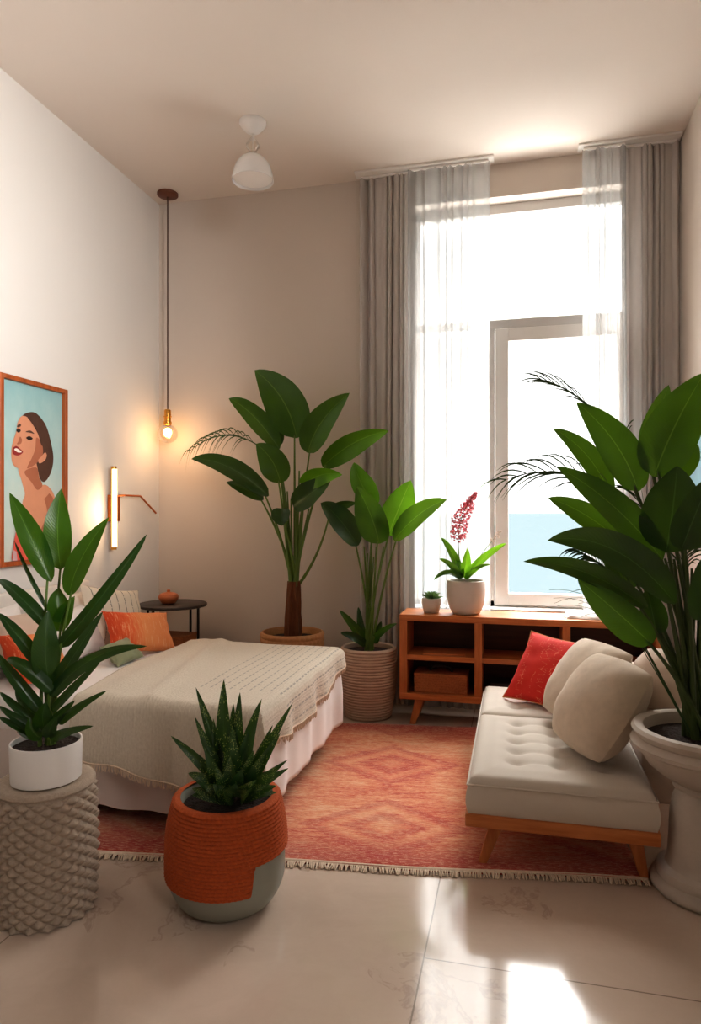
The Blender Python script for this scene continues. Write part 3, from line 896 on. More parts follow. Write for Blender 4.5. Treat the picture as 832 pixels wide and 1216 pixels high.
# ------------------------------------------------------------------ shelf
HX0, HX1, HY0, HY1 = -0.80, 0.94, 4.72, 5.05
HT, HB = 0.775, 0.175
shelf = thing('shelf_unit', 'low orange wooden open shelf unit with two rows of cubbies below the window', 'shelf', ((HX0 + HX1) / 2, (HY0 + HY1) / 2, 0))
T = 0.045
MB().box((HX0, HY0, HT - T), (HX1, HY1, HT), 0.004).build('top_board', M['wood_x'], shelf, smooth=False)
MB().box((HX0, HY0, HB), (HX1, HY1, HB + T), 0.004).build('bottom_board', M['wood_x'], shelf, smooth=False)
for x in (HX0, HX1 - 0.055):
    MB().box((x, HY0, HB + T), (x + 0.055, HY1, HT - T), 0.003).build('side_panel', M['wood_z'], shelf, smooth=False)
dv = [-0.25, 0.33]
for x in dv:
    MB().box((x - 0.026, HY0, HB + T), (x + 0.026, HY1 - 0.015, HT - T), 0.003).build('divider', M['wood_z'], shelf, smooth=False)
xs = [HX0 + 0.055, dv[0] - 0.026, dv[0] + 0.026, dv[1] - 0.026, dv[1] + 0.026, HX1 - 0.055]
MZ = 0.475
for i in range(3):
    MB().box((xs[2 * i], HY0 + 0.002, MZ - 0.018), (xs[2 * i + 1], HY1 - 0.015, MZ + 0.018), 0.003).build('middle_shelf', M['wood_x'], shelf, smooth=False)
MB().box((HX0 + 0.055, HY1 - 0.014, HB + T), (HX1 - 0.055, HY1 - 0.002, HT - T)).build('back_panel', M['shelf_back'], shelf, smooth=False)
for (x, y, sx, sy) in ((HX0 + 0.14, HY0 + 0.06, -1, -1), (HX1 - 0.14, HY0 + 0.06, 1, -1), (HX0 + 0.14, HY1 - 0.06, -1, 1), (HX1 - 0.14, HY1 - 0.06, 1, 1)):
    tapered_leg(x, y, 0.05 * sx, 0.03 * sy, HB + 0.002, 0.0, 0.036, 0.022).build('leg', M['wood_z'], shelf)

# basket in lower left cubby
bz = HB + T + 0.001
bk = thing('woven_basket', 'rectangular woven seagrass basket with dark lid handle in the lower left cubby', 'basket', (-0.52, 4.86, bz))
def woven_box(x0, x1, y0, y1, z0, z1, rows, amp=0.004, cells=60):
    ring = []
    per = [((x0, y0), (x1, y0)), ((x1, y0), (x1, y1)), ((x1, y1), (x0, y1)), ((x0, y1), (x0, y0))]
    for (a, b) in per:
        n = max(6, int(cells * (abs(b[0] - a[0]) + abs(b[1] - a[1]))) * 4)
        for i in range(n):
            ring.append((a[0] + (b[0] - a[0]) * i / n, a[1] + (b[1] - a[1]) * i / n, (b[1] - a[1]) / max(1e-6, abs(b[1] - a[1]) + abs(b[0] - a[0])), -(b[0] - a[0]) / max(1e-6, abs(b[1] - a[1]) + abs(b[0] - a[0]))))
    N = len(ring)
    mb = MB()
    def fn(u, v):
        i = int(round(u * N)) % N
        x, y, nx, ny = ring[i]
        r = v * rows
        o = amp * abs(sin(pi * r)) * (0.6 + 0.4 * sin(i * pi / 2 + pi * int(r)))
        return Vector((x + nx * o, y + ny * o, z0 + (z1 - z0) * v))
    mb.grid(fn, N, rows * 4, True)
    mb.poly([(x0, y0, z1 - 0.002), (x1, y0, z1 - 0.002), (x1, y1, z1 - 0.002), (x0, y1, z1 - 0.002)])
    return mb
woven_box(-0.70, -0.33, 4.765, 4.98, bz, bz + 0.12, 7).build('basket_body', M['wicker'], bk)
MB().box((-0.705, 4.76, bz + 0.12), (-0.325, 4.985, bz + 0.135), 0.005).build('lid', M['wicker'], bk)
hp = [(-0.60, 4.86, bz + 0.133), (-0.58, 4.86, bz + 0.165), (-0.52, 4.86, bz + 0.178), (-0.46, 4.86, bz + 0.165), (-0.44, 4.86, bz + 0.133)]
MB().tube(hp, 0.010, 8).build('handle', M['dark_box'], bk)
mg = MB()
mg.box((-0.645, 4.755, MZ + 0.0185), (-0.35, 4.95, MZ + 0.0275), 0.002, Matrix.Rotation(0.06, 3, 'Z'))
mgo = mg.build('magazine', M['paper'], None, origin=(-0.5, 4.85, MZ + 0.0185))
tag(mgo, 'thin closed magazine lying on the middle board of the left cubby', 'magazine')
dkb = MB().box((-0.17, 4.80, bz), (0.06, 4.98, bz + 0.085), 0.006)
dko = dkb.build('storage_box', M['dark_box'], None, origin=(-0.05, 4.89, bz))
tag(dko, 'low dark box in the lower middle cubby behind the daybed', 'box')
# crumpled white cloth on the shelf top, right side
cl = MB()
def fn(u, v):
    x = 0.33 + 0.42 * u; y = 4.78 + 0.22 * v
    e = min(u, 1 - u, v, 1 - v) * 4
    k = min(1, max(0, e))
    h = 0.05 * sqrt(k) * (0.7 + 0.5 * noise.noise(Vector((x * 9, y * 11, 0.3)))) + 0.012 * sin(x * 60 + y * 30) * k
    return Vector((x + 0.01 * sin(v * 9), y + 0.012 * sin(u * 11), HT + 0.003 + max(0, h)))
cl.grid(fn, 50, 30)
clo = cl.build('linen_cloth', M['linen_white'], None, origin=(0.54, 4.89, HT))
tag(clo, 'crumpled white linen cloth on the right end of the shelf top', 'cloth')

# ------------------------------------------------------------------ leaves
PROF = {'paddle': (0.50, 0.84), 'strap': (0.22, 0.62), 'lance': (0.16, 0.80), 'spear': (0.62, 0.95)}
CAM = Vector((0, 0, EYE))
def leaf_mesh(mb, B, T_, w, arch=None, kind='paddle', roll=0.0, fold=0.30, wave=0.05, nl=22, nw=8, curl=0.0, seed=0.0):
    B, T_ = Vector(B), Vector(T_)
    L = (T_ - B).length
    mid = (B + T_) / 2 + (Vector(arch) if arch is not None else Vector((0, 0, 0)))
    C = mid * 2 - (B + T_) / 2
    a, b = PROF[kind]
    mx = (a / (a + b)) ** a * (b / (a + b)) ** b
    ax = (T_ - B).normalized()
    n0 = (CAM - mid).normalized()
    n0 = (n0 - ax * n0.dot(ax)).normalized()
    n0 = Matrix.Rotation(roll, 3, ax) @ n0
    vs, uvs, fs = [], [], []
    for j in range(nl + 1):
        t = j / nl
        p = bez(B, C, T_, t)
        tg = (bez(B, C, T_, min(1, t + 0.01)) - bez(B, C, T_, max(0, t - 0.01))).normalized()
        n = (n0 - tg * n0.dot(tg)).normalized()
        sd = tg.cross(n)
        tt = min(max(t, 0.0008), 0.9995)
        hw = w / 2 * (tt ** a * (1 - tt) ** b) / mx
        for i in range(nw + 1):
            s = -1 + 2 * i / nw
            off = fold * abs(s) ** 1.3 * hw - curl * s * s * hw
            off += wave * hw * sin(t * 13 + s * 2.0 + seed) * abs(s)
            vs.append(p + sd * (s * hw * (1 - 0.12 * fold)) + n * off)
            uvs.append((0.5 + s / 2, t))
    for j in range(nl):
        for i in range(nw):
            fs.append((j * (nw + 1) + i, j * (nw + 1) + i + 1, (j + 1) * (nw + 1) + i + 1, (j + 1) * (nw + 1) + i))
    mb.add(vs, fs, uvs)
    return mb

def stalk(mb, A, B, bulge=None, r0=0.010, r1=0.005, n=7, seg=12):
    A, B = Vector(A), Vector(B)
    C = (A + B) / 2 + (Vector(bulge) if bulge is not None else Vector((0, 0, 0)))
    pts = [bez(A, C, B, i / seg) for i in range(seg + 1)]
    mb.tube(pts, [r0 + (r1 - r0) * i / seg for i in range(seg + 1)], n)
    return mb

def frond_mesh(mb, A, M_, B, nlf, ln, droop, wid=0.006, start=0.1, spread=1.0, seed=0):
    """rachis A-M-B (bezier control M) with fine leaflets on both sides"""
    rnd = random.Random(seed)
    A, M_, B = Vector(A), Vector(M_), Vector(B)
    C = M_ * 2 - (A + B) / 2
    mb.tube([bez(A, C, B, i / 16) for i in range(17)], [0.005 - 0.004 * i / 16 for i in range(17)], 6)
    for k in range(nlf):
        t = start + (1 - start) * (k + 0.5) / nlf
        p = bez(A, C, B, t)
        tg = (bez(A, C, B, min(1, t + 0.02)) - bez(A, C, B, max(0, t - 0.02))).normalized()
        for sgn in (-1, 1):
            sd = tg.cross(Vector((0.25 + rnd.uniform(-.3, .3), -0.85, 0.45))).normalized() * sgn
            dr = (tg * rnd.uniform(0.8, 1.1) + sd * spread * rnd.uniform(0.5, 0.9)).normalized()
            l = ln * (0.55 + 0.45 * sin(pi * min(1, t + 0.15))) * rnd.uniform(0.85, 1.15)
            e = p + dr * l + Vector((0, 0, -droop * l))
            m = p + dr * l * 0.55 + Vector((0, 0, 0.02 * l))
            c2 = m * 2 - (p + e) / 2
            vs, fs = [], []
            for q in range(7):
                tq = q / 6
                pt = bez(p, c2, e, tq)
                hw = wid * (sin(pi * min(0.98, 0.18 + tq * 0.82)) ** 0.8) / 2 + 0.0004
                vs += [pt - Vector((0, 0, hw)) , pt + Vector((0, 0, hw))]
            for q in range(6): fs.append((2 * q, 2 * q + 1, 2 * q + 3, 2 * q + 2))
            mb.add(vs, fs)
    return mb

def plant_leaves(root, Y0, rows, crown, to_px, kind, mats, stem_mat=None, r0=0.010, r1=0.005, name='leaf', seed=0):
    """rows : base xy, tip xy, width, options — measured on the photo, given real depth around Y0"""
    rnd = random.Random(seed)
    for k, row in enumerate(rows):
        (bx, by), (tx_, ty_), w = row[:3]
        o = row[3] if len(row) > 3 else {}
        (bx, by), (tx_, ty_) = to_px(bx, by), to_px(tx_, ty_)
        yb = Y0 + o.get('yb', rnd.uniform(-0.06, 0.06)); yt = Y0 + o.get('yt', rnd.uniform(-0.16, 0.12))
        B, T_ = P(bx, by, yb), P(tx_, ty_, yt)
        d = depth((B + T_) / 2)
        sc = to_px(1, 0)[0] - to_px(0, 0)[0]
        W = w * sc / FOC * d
        ar = o.get('arch', 0) * sc / FOC * d
        sd = o.get('side', 0) * sc / FOC * d
        roll = o.get('roll', rnd.uniform(-0.45, 0.45))
        W /= max(0.55, cos(roll))
        if o.get('kind', kind) == 'paddle': W *= 1.10
        mt = mats[o.get('m', 0)]
        mb = MB()
        leaf_mesh(mb, B, T_, W, Vector((sd, o.get('ya', -0.02), ar)), o.get('kind', kind), roll, o.get('fold', 0.34), o.get('wave', 0.06), seed=k * 1.7)
        lf = mb.build(name, mt, root)
        if stem_mat is not None and not o.get('nostem'):
            cpt = Vector(crown) + Vector((rnd.uniform(-1, 1), rnd.uniform(-1, 1), 0)) * o.get('cr', 0.03)
            bl = (B - cpt); bl = Vector((-bl.x * 0.16, -bl.y * 0.16, bl.length * 0.05))
            if 'bul' in o: bl = Vector(o['bul'])
            m2 = MB()
            over = (T_ - B).normalized() * 0.03
            stalk(m2, cpt, B + over, bl, r0, r1)
            m2.build('leaf_stalk', stem_mat, lf)

# --------------------------- plant : bird of paradise in the rope basket
Y1 = 4.86
c1_ = P(347, 750, Y1)
bp = thing('potted_plant', 'tall bird of paradise plant in tan woven rope basket by back wall', 'plant', (c1_.x, c1_.y, 0))
def rope_fn(rows, amp, n):
    def f(a, z, j):
        r = j * 0.25
        return amp * abs(sin(pi * r)) * (0.65 + 0.35 * sin(n * a + pi * int(r)))
    return f
H1 = c1_.z
rows = 16
prof = []
for j in range(rows * 4 + 1):
    v = j / (rows * 4)
    prof.append((0.195 + 0.040 * sin(pi * 0.5 * min(1, v * 1.5)), 0.002 + (H1 - 0.002) * v))
pb = MB().lathe(prof, (c1_.x, c1_.y, 0), 150, rope_fn(rows, 0.010, 37))
pb.lathe([(0.236, H1), (0.222, H1 + 0.004), (0.212, H1 - 0.01), (0.21, H1 - 0.09)], (c1_.x, c1_.y, 0), 60)
pb.lathe([(0.001, 0.003), (0.195, 0.002)], (c1_.x, c1_.y, 0), 60)
pb.build('basket_pot', M['basket_rope'], bp)
MB().lathe([(0.001, H1 - 0.035), (0.1, H1 - 0.04), (0.213, H1 - 0.05)], (c1_.x, c1_.y, 0), 40).build('soil', M['soil'], bp)
TK = P(349, 690, Y1)
tk = MB()
def fn(u, v):
    a = 2 * pi * u
    z = H1 - 0.06 + (TK.z - H1 + 0.06) * v
    r = 0.062 - 0.016 * v * v + 0.009 * noise.noise(Vector((cos(a) * 3, sin(a) * 3, z * 9))) + 0.005 * sin(a * 7 + 3 * v)
    return Vector((TK.x + r * cos(a) - 0.01 * (1 - v), TK.y + r * sin(a), z))
tk.grid(fn, 40, 20, True)
tk.build('trunk', M['trunk'], bp)
px5 = lambda x, y: (200 + x * 0.40865, 420 + y * 0.40865)
LM = [M['leaf_mid'], M['leaf_bright'], M['leaf_dark']]
rows5 = [
    ((372, 245), (250, 48), 112, dict(arch=10, side=24, roll=-0.15, yb=0.0, yt=-0.05, fold=0.12)),
    ((322, 277), (175, 130), 58, dict(arch=22, roll=0.25, yb=-0.02, yt=-0.12)),
    ((318, 272), (288, 160), 52, dict(m=2, roll=0.2, yb=0.06, yt=0.08)),
    ((405, 288), (526, 114), 78, dict(arch=4, side=-18, roll=-0.2, yb=0.0, yt=-0.1)),
    ((448, 328), (640, 224), 66, dict(arch=18, roll=0.25, yb=-0.05, yt=-0.2)),
    ((388, 385), (505, 352), 52, dict(arch=16, m=1, roll=0.3, yb=-0.12, yt=-0.28)),
    ((362, 442), (475, 358), 66, dict(m=2, arch=-4, roll=-0.35, yb=-0.08, yt=-0.2)),
    ((325, 376), (254, 262), 78, dict(arch=8, side=14, roll=-0.1, yb=-0.06, yt=-0.14, fold=0.14)),
    ((290, 414), (66, 306), 56, dict(arch=30, m=2, roll=0.2, yb=-0.04, yt=-0.2)),
    ((276, 424), (168, 373), 34, dict(arch=6, m=2, roll=0.2, yb=-0.05, yt=-0.1)),
    ((330, 450), (330, 500), 52, dict(m=2, roll=0.2, yb=-0.10, yt=-0.14, bul=(0, -0.02, 0.06))),
    ((458, 474), (548, 434), 30, dict(arch=12, m=2, roll=0.3, yb=-0.02, yt=-0.1, bul=(0.05, 0, -0.05))),
]
plant_leaves(bp, Y1, rows5, (TK.x, TK.y, TK.z - 0.04), px5, 'paddle', LM, M['stem_green'], 0.013, 0.006, seed=3)
st = MB()
for (x, y) in ((345, 400), (338, 470), (356, 420), (392, 440), (380, 340), (408, 450)):
    q = px5(x, y); e = P(q[0], q[1], Y1 + random.uniform(-0.05, 0.05))
    stalk(st, (TK.x + random.uniform(-.03, .03), TK.y + random.uniform(-.03, .03), TK.z - 0.05), e, (0.0, 0, 0.02), 0.012, 0.006)
st.build('bare_stalks', M['stem_green'], bp)
fm = MB()
frond_mesh(fm, P(*px5(262, 268), Y1 - 0.05), P(*px5(160, 238), Y1 - 0.12), P(*px5(58, 286), Y1 - 0.2), 15, 0.17, 0.75, 0.008, 0.05, 0.6, 5)
fm.build('palm_frond', M['frond'], bp)

# --------------------------- plant : ribbed taupe pot
Y2 = 4.86
c2_ = P(437, 768, Y2)
pp = thing('potted_plant', 'bright broad-leaved plant in ribbed taupe pot in front of the grey curtain', 'plant', (c2_.x, c2_.y, 0))
H2 = c2_.z
prof = []
N2 = 24 * 6
for j in range(N2 + 1):
    v = j / N2
    r = 0.165 + 0.045 * sin(pi * 0.5 * min(1, v * 1.45)) - 0.012 * max(0, (v - 0.72) / 0.28) ** 2
    prof.append((r + 0.0055 * abs(sin(pi * v * 24)), 0.002 + (H2 - 0.002) * v))
mb = MB().lathe(prof, (c2_.x, c2_.y, 0), 72)
mb.lathe([(0.199, H2), (0.19, H2 + 0.006), (0.18, H2 - 0.004), (0.178, H2 - 0.08)], (c2_.x, c2_.y, 0), 60)
mb.lathe([(0.001, 0.003), (0.165, 0.002)], (c2_.x, c2_.y, 0), 60)
mb.build('ribbed_pot', M['coil_pot'], pp)
MB().lathe([(0.001, H2 - 0.02), (0.1, H2 - 0.025), (0.18, H2 - 0.035)], (c2_.x, c2_.y, 0), 40).build('soil', M['soil'], pp)
rows6 = [
    ((603, 445), (539, 316), 62, dict(m=1, roll=0.2, yb=0.05, yt=0.1, side=-8)),
    ((612, 552), (546, 384), 84, dict(roll=-0.3, yb=-0.05, yt=-0.14, side=10, fold=0.3)),
    ((638, 528), (704, 368), 88, dict(m=1, roll=0.15, yb=0.0, yt=-0.02, fold=0.16)),
    ((655, 542), (808, 424), 58, dict(arch=18, roll=-0.35, yb=-0.03, yt=-0.18, m=0)),
    ((550, 558), (442, 434), 66, dict(arch=18, roll=0.3, yb=-0.04, yt=-0.14, m=2)),
    ((574, 842), (497, 746), 27, dict(arch=6, kind='strap', nostem=1, roll=0.3, yb=0, yt=-0.1)),
    ((592, 838), (664, 784), 20, dict(arch=10, kind='strap', nostem=1, yb=0, yt=-0.1, m=2)),
    ((572, 846), (500, 812), 26, dict(arch=8, kind='strap', nostem=1, yb=-0.03, yt=-0.14, m=2)),
    ((565, 838), (551, 736), 24, dict(kind='strap', nostem=1, yb=0.02, yt=0.04, m=2)),
    ((596, 842), (618, 778), 24, dict(kind='strap', nostem=1, yb=0.02, yt=0.04, m=2)),
]
plant_leaves(pp, Y2, rows6, (c2_.x + 0.01, c2_.y, H2 - 0.03), px5, 'paddle', LM, M['stem_green'], 0.011, 0.0055, seed=4)
st = MB()
for (x, y) in ((568, 560), (590, 540), (604, 560), (578, 580), (625, 560), (596, 590)):
    q = px5(x, y); e = P(q[0], q[1], Y2 + random.uniform(-0.05, 0.05))
    stalk(st, (c2_.x + random.uniform(-.04, .04), c2_.y + random.uniform(-.03, .03), H2 - 0.03), e, (0.0, 0, 0.02), 0.010, 0.005)
st.build('bare_stalks', M['stem_green'], pp)

# --------------------------- plant : urn at the right
UX, UY = 0.735, 2.93
urn = thing('potted_plant', 'large broad-leaved plant in a weathered cream pedestal urn at the right edge', 'plant', (UX, UY, 0))
prof = [(0.001, 0.002), (0.195, 0.002), (0.205, 0.012), (0.208, 0.035), (0.198, 0.05), (0.185, 0.056), (0.188, 0.07), (0.18, 0.088), (0.152, 0.10), (0.146, 0.115), (0.142, 0.14),
        (0.137, 0.22), (0.134, 0.30), (0.126, 0.355), (0.112, 0.385), (0.108, 0.40), (0.122, 0.405), (0.126, 0.415), (0.120, 0.427), (0.128, 0.435),
        (0.17, 0.455), (0.215, 0.49), (0.238, 0.525), (0.245, 0.548), (0.262, 0.553), (0.278, 0.562), (0.282, 0.578), (0.268, 0.592), (0.258, 0.60), (0.272, 0.612), (0.278, 0.628), (0.268, 0.642), (0.245, 0.646), (0.232, 0.638), (0.228, 0.60), (0.222, 0.56)]
MB().lathe(prof, (UX, UY, 0), 72).build('pedestal_urn', M['urn'], urn)
MB().lathe([(0.001, 0.605), (0.12, 0.60), (0.229, 0.592)], (UX, UY, 0), 40).build('soil', M['soil'], urn)
px7 = lambda x, y: (572 + x * 0.37846, 420 + y * 0.37846)
rows7 = [
    ((490, 432), (296, 152), 108, dict(arch=8, side=22, roll=0.1, yb=0.02, yt=0.05, fold=0.16)),
    ((540, 386), (700, 58), 152, dict(roll=-0.1, yb=0.0, yt=-0.1, side=-14, fold=0.14)),
    ((505, 300), (586, 98), 66, dict(roll=0.2, yb=0.12, yt=0.12, m=0)),
    ((402, 446), (222, 234), 66, dict(arch=18, side=16, roll=0.2, yb=0.1, yt=0.12)),
    ((578, 622), (612, 352), 168, dict(roll=-0.15, yb=-0.1, yt=-0.06, fold=0.12, m=2)),
    ((626, 614), (722, 382), 112, dict(roll=0.2, yb=-0.18, yt=-0.25, m=2, side=-6)),
    ((566, 646), (236, 354), 92, dict(arch=20, side=10, roll=0.15, yb=-0.06, yt=-0.02, m=0)),
    ((452, 604), (208, 452), 74, dict(arch=18, roll=0.15, yb=0.06, yt=0.08, m=0)),
    ((494, 722), (362, 590), 92, dict(roll=0.2, yb=0.04, yt=0.02, m=2)),
    ((606, 784), (206, 586), 104, dict(arch=70, side=6, roll=0.25, yb=-0.16, yt=-0.22, m=2)),
    ((520, 800), (130, 652), 62, dict(arch=40, roll=0.3, yb=-0.12, yt=-0.15, m=2)),
    ((532, 912), (300, 708), 100, dict(arch=6, roll=-0.2, yb=-0.14, yt=-0.16, m=0)),
    ((684, 838), (692, 640), 84, dict(roll=0.25, yb=-0.2, yt=-0.22, m=2)),
    ((596, 390), (678, 286), 66, dict(roll=0.2, yb=0.06, yt=0.05, m=0)),
    ((546, 880), (516, 736), 76, dict(roll=0.15, yb=0.0, yt=0.02, m=2)),
]
plant_leaves(urn, UY, rows7, (UX - 0.03, UY, 0.60), px7, 'paddle', LM, M['stem_dark'], 0.012, 0.006, seed=5)
st = MB()
for i in range(11):
    x = 560 + i * 14
    q = px7(x, 640 + 40 * random.random()); e = P(q[0], q[1], UY + random.uniform(-0.08, 0.08))
    stalk(st, (UX - 0.03 + random.uniform(-.05, .05), UY + random.uniform(-.04, .04), 0.60), e, (0.0, 0, 0.02), 0.011, 0.005)
st.build('bare_stalks', M['stem_dark'], urn)
fm = MB()
frond_mesh(fm, P(*px7(450, 520), UY + 0.05), P(*px7(270, 380), UY + 0.07), P(*px7(60, 402), UY + 0.08), 13, 0.24, 0.30, 0.006, 0.05, 0.55, 6)
fm.build('palm_frond', M['frond'], urn)
fm = MB()
frond_mesh(fm, P(*px7(340, 170), UY + 0.04), P(*px7(260, 110), UY + 0.06), P(*px7(175, 78), UY + 0.08), 8, 0.16, 0.15, 0.005, 0.0, 0.35, 7)
fm.build('palm_frond', M['frond'], urn)
fm = MB()
frond_mesh(fm, P(*px7(520, 790), UY - 0.02), P(*px7(400, 680), UY - 0.04), P(*px7(290, 612), UY - 0.04), 18, 0.12, 0.3, 0.008, 0.1, 0.8, 8)
fm.build('palm_frond', M['frond'], urn)
fm = MB()
frond_mesh(fm, P(*px7(560, 560), UY + 0.12), P(*px7(475, 420), UY + 0.14), P(*px7(450, 230), UY + 0.16), 16, 0.13, 0.2, 0.008, 0.1, 0.8, 9)
fm.build('palm_frond', M['frond'], urn)
fm = MB()
frond_mesh(fm, P(*px7(640, 760), UY + 0.1), P(*px7(635, 650), UY + 0.12), P(*px7(680, 590), UY + 0.14), 14, 0.14, 0.35, 0.006, 0.2, 0.9, 10)
fm.build('palm_frond', M['frond'], urn)
gm_ = MB()
rg_ = random.Random(4)
for i in range(12):
    a = px7(500 + rg_.uniform(-20, 15), 900 + rg_.uniform(-20, 25)); b = px7(rg_.uniform(190, 400), rg_.uniform(735, 840)); 
    A_, B_ = P(a[0], a[1], UY - 0.06), P(b[0], b[1], UY - 0.1 + rg_.uniform(-0.06, 0.06))
    stalk(gm_, A_, B_, (rg_.uniform(-0.02, 0.02), 0, rg_.uniform(0.10, 0.16)), 0.0016, 0.0006, 4, 10)
    if i % 3 == 0: stalk(gm_, (UX - 0.05, UY - 0.02, 0.60), A_, (-0.01, 0, 0.03), 0.004, 0.0016, 5, 8)
gm_.build('grass_blades', M['frond'], urn)

# --------------------------- knitted stool and the white pot on it
KX, KY, KR, KH = -1.735, 2.215, 0.176, 0.49
stool = thing('knit_stool', 'round taupe pouf stool covered in chunky bobble knit', 'stool', (KX, KY, 0))
kn = MB()
NA, NZ = 18, 22
def tri(x):
    x = x - math.floor(x)
    return 1 - abs(2 * x - 1)
def fn(u, v):
    a = 2 * pi * u
    z = 0.004 + (KH - 0.03) * v
    p, q = u * NA + v * NZ * 0.5, u * NA - v * NZ * 0.5
    h = 0.021 * (tri(p) * tri(q)) ** 0.55
    rr = KR * (0.955 + 0.045 * sin(pi * min(1, max(0, v * 0.9 + 0.08))))
    rr += h * (1 if v < 0.96 else max(0, (1 - v) / 0.04)) - 0.002
    return Vector((KX + rr * cos(a), KY + rr * sin(a), z))
kn.grid(fn, NA * 14, 180, True)
kn.build('knit_cover', M['knit'], stool)
tp = MB()
rim = KR * 0.99
prof = [(rim, KH - 0.026), (rim + 0.004, KH - 0.018), (rim - 0.001, KH - 0.006), (rim - 0.014, KH)]
r = rim - 0.02
while r > 0.01:
    prof.append((r, KH - 0.0 + 0.003 * (len(prof) % 2))); r -= 0.009
prof.append((0.0005, KH))
tp.lathe(prof, (KX, KY, 0), 64, lambda a, z, j: 0.0018 * sin(a * 40 + j))
tp.build('knit_top', M['knit'], stool)
WX, WY = P(53, 912, 2.19).x, 2.20
WB, WT = KH + 0.0045, KH + 0.148
ag = thing('potted_plant', 'dark strap-leaved plant in plain white pot on the knitted stool', 'plant', (WX, WY, WB))
MB().lathe([(0.001, WB + 0.001), (0.118, WB), (0.124, WB + 0.004), (0.128, WT - 0.004), (0.1265, WT), (0.121, WT), (0.12, WT - 0.05)], (WX, WY, 0), 64).build('white_pot', M['white_ceramic'], ag)
MB().lathe([(0.001, WT - 0.012), (0.06, WT - 0.014), (0.121, WT - 0.02)], (WX, WY, 0), 40).build('soil', M['soil'], ag)
px2 = lambda x, y: (x * 0.2961, 560 + y * 0.2961)
SM = [M['leaf_strap'], M['leaf_mid'], M['leaf_dark']]
rows2 = [
    ((205, 442), (38, 84), 96, dict(m=1, kind='spear', arch=6, side=16, roll=0.15, yb=0.0, yt=0.0)),
    ((244, 394), (246, 68), 108, dict(m=1, kind='spear', roll=-0.15, yb=0.04, yt=0.06, fold=0.15)),
    ((276, 496), (438, 182), 92, dict(m=1, kind='spear', side=-14, roll=-0.15, yb=0.0, yt=-0.05)),
    ((240, 700), (588, 252), 62, dict(kind='strap', side=14, arch=-14, roll=0.3, yb=0, yt=-0.02, nostem=1)),
    ((190, 620), (-6, 432), 58, dict(kind='strap', arch=30, roll=0.3, yb=0, yt=0.0, nostem=1)),
    ((192, 560), (58, 278), 18, dict(kind='strap', arch=18, roll=0.4, yb=0.03, yt=0.06, nostem=1)),
    ((165, 780), (-6, 568), 58, dict(kind='strap', arch=18, side=10, roll=0.25, yb=-0.03, yt=-0.05, nostem=1)),
    ((198, 850), (195, 555), 108, dict(kind='spear', roll=0.1, yb=-0.06, yt=-0.08, m=2, fold=0.16)),
    ((205, 880), (412, 562), 58, dict(kind='strap', roll=-0.25, side=10, yb=-0.03, yt=-0.06, nostem=1)),
    ((205, 900), (588, 700), 56, dict(kind='strap', arch=60, side=0, roll=0.25, yb=-0.05, yt=-0.12, nostem=1)),
    ((165, 960), (-10, 730), 54, dict(kind='strap', arch=14, roll=0.2, yb=-0.06, yt=-0.1, nostem=1)),
    ((205, 880), (28, 750), 60, dict(kind='strap', arch=32, roll=0.25, yb=-0.08, yt=-0.12, nostem=1, m=2)),
    ((210, 960), (402, 762), 36, dict(kind='strap', arch=6, side=10, roll=-0.2, yb=-0.05, yt=-0.08, nostem=1)),
    ((250, 600), (238, 466), 88, dict(m=1, kind='spear', roll=0.2, yb=0.02, yt=0.03)),
    ((235, 640), (300, 498), 70, dict(m=1, kind='spear', roll=0.2, yb=0.03, yt=0.03, nostem=1)),
    ((235, 1010), (428, 878), 36, dict(kind='strap', arch=8, roll=0.3, yb=-0.05, yt=-0.1, nostem=1)),
    ((205, 1075), (374, 1020), 38, dict(kind='strap', arch=14, roll=0.3, yb=-0.06, yt=-0.13, nostem=1)),
    ((165, 1030), (0, 884), 38, dict(kind='strap', arch=14, roll=0.3, yb=-0.03, yt=-0.06, nostem=1)),
    ((160, 1050), (-4, 940), 36, dict(kind='strap', arch=12, roll=0.3, yb=-0.05, yt=-0.09, nostem=1)),
    ((155, 1065), (-4, 984), 32, dict(kind='strap', arch=12, roll=0.3, yb=-0.05, yt=-0.1, nostem=1)),
    ((165, 990), (64, 866), 44, dict(kind='strap', roll=0.2, yb=0.02, yt=0.02, nostem=1)),
    ((205, 1020), (300, 918), 42, dict(kind='strap', roll=0.2, yb=-0.05, yt=-0.08, nostem=1)),
    ((185, 1040), (186, 922), 80, dict(kind='spear', roll=0.1, yb=-0.07, yt=-0.1, nostem=1, m=2)),
    ((200, 1065), (232, 980), 56, dict(kind='spear', roll=0.1, yb=-0.08, yt=-0.12, nostem=1, m=2)),
    ((165, 1070), (120, 985), 56, dict(kind='spear', roll=0.1, yb=-0.08, yt=-0.12, nostem=1, m=2)),
    ((215, 1070), (310, 1040), 40, dict(kind='strap', arch=10, roll=0.1, yb=0.02, yt=0.06, nostem=1, m=2)),
    ((160, 1070), (70, 1030), 40, dict(kind='strap', arch=10, roll=0.1, yb=0.02, yt=0.06, nostem=1, m=2)),
]
CR = Vector((WX + 0.008, WY, WT - 0.02))
plant_leaves(ag, WY, rows2, CR, px2, 'strap', SM, M['stem_green'], 0.008, 0.004, seed=6)
st = MB()
for (x, y) in ((170, 760), (185, 720), (200, 700), (214, 740), (225, 700)):
    q = px2(x, y); e = P(q[0], q[1], WY + random.uniform(-0.03, 0.03))
    stalk(st, CR + Vector((random.uniform(-.03, .03), random.uniform(-.02, .02), 0)), e, (0, 0, 0), 0.008, 0.005)
st.build('bare_stalks', M['stem_green'], ag)

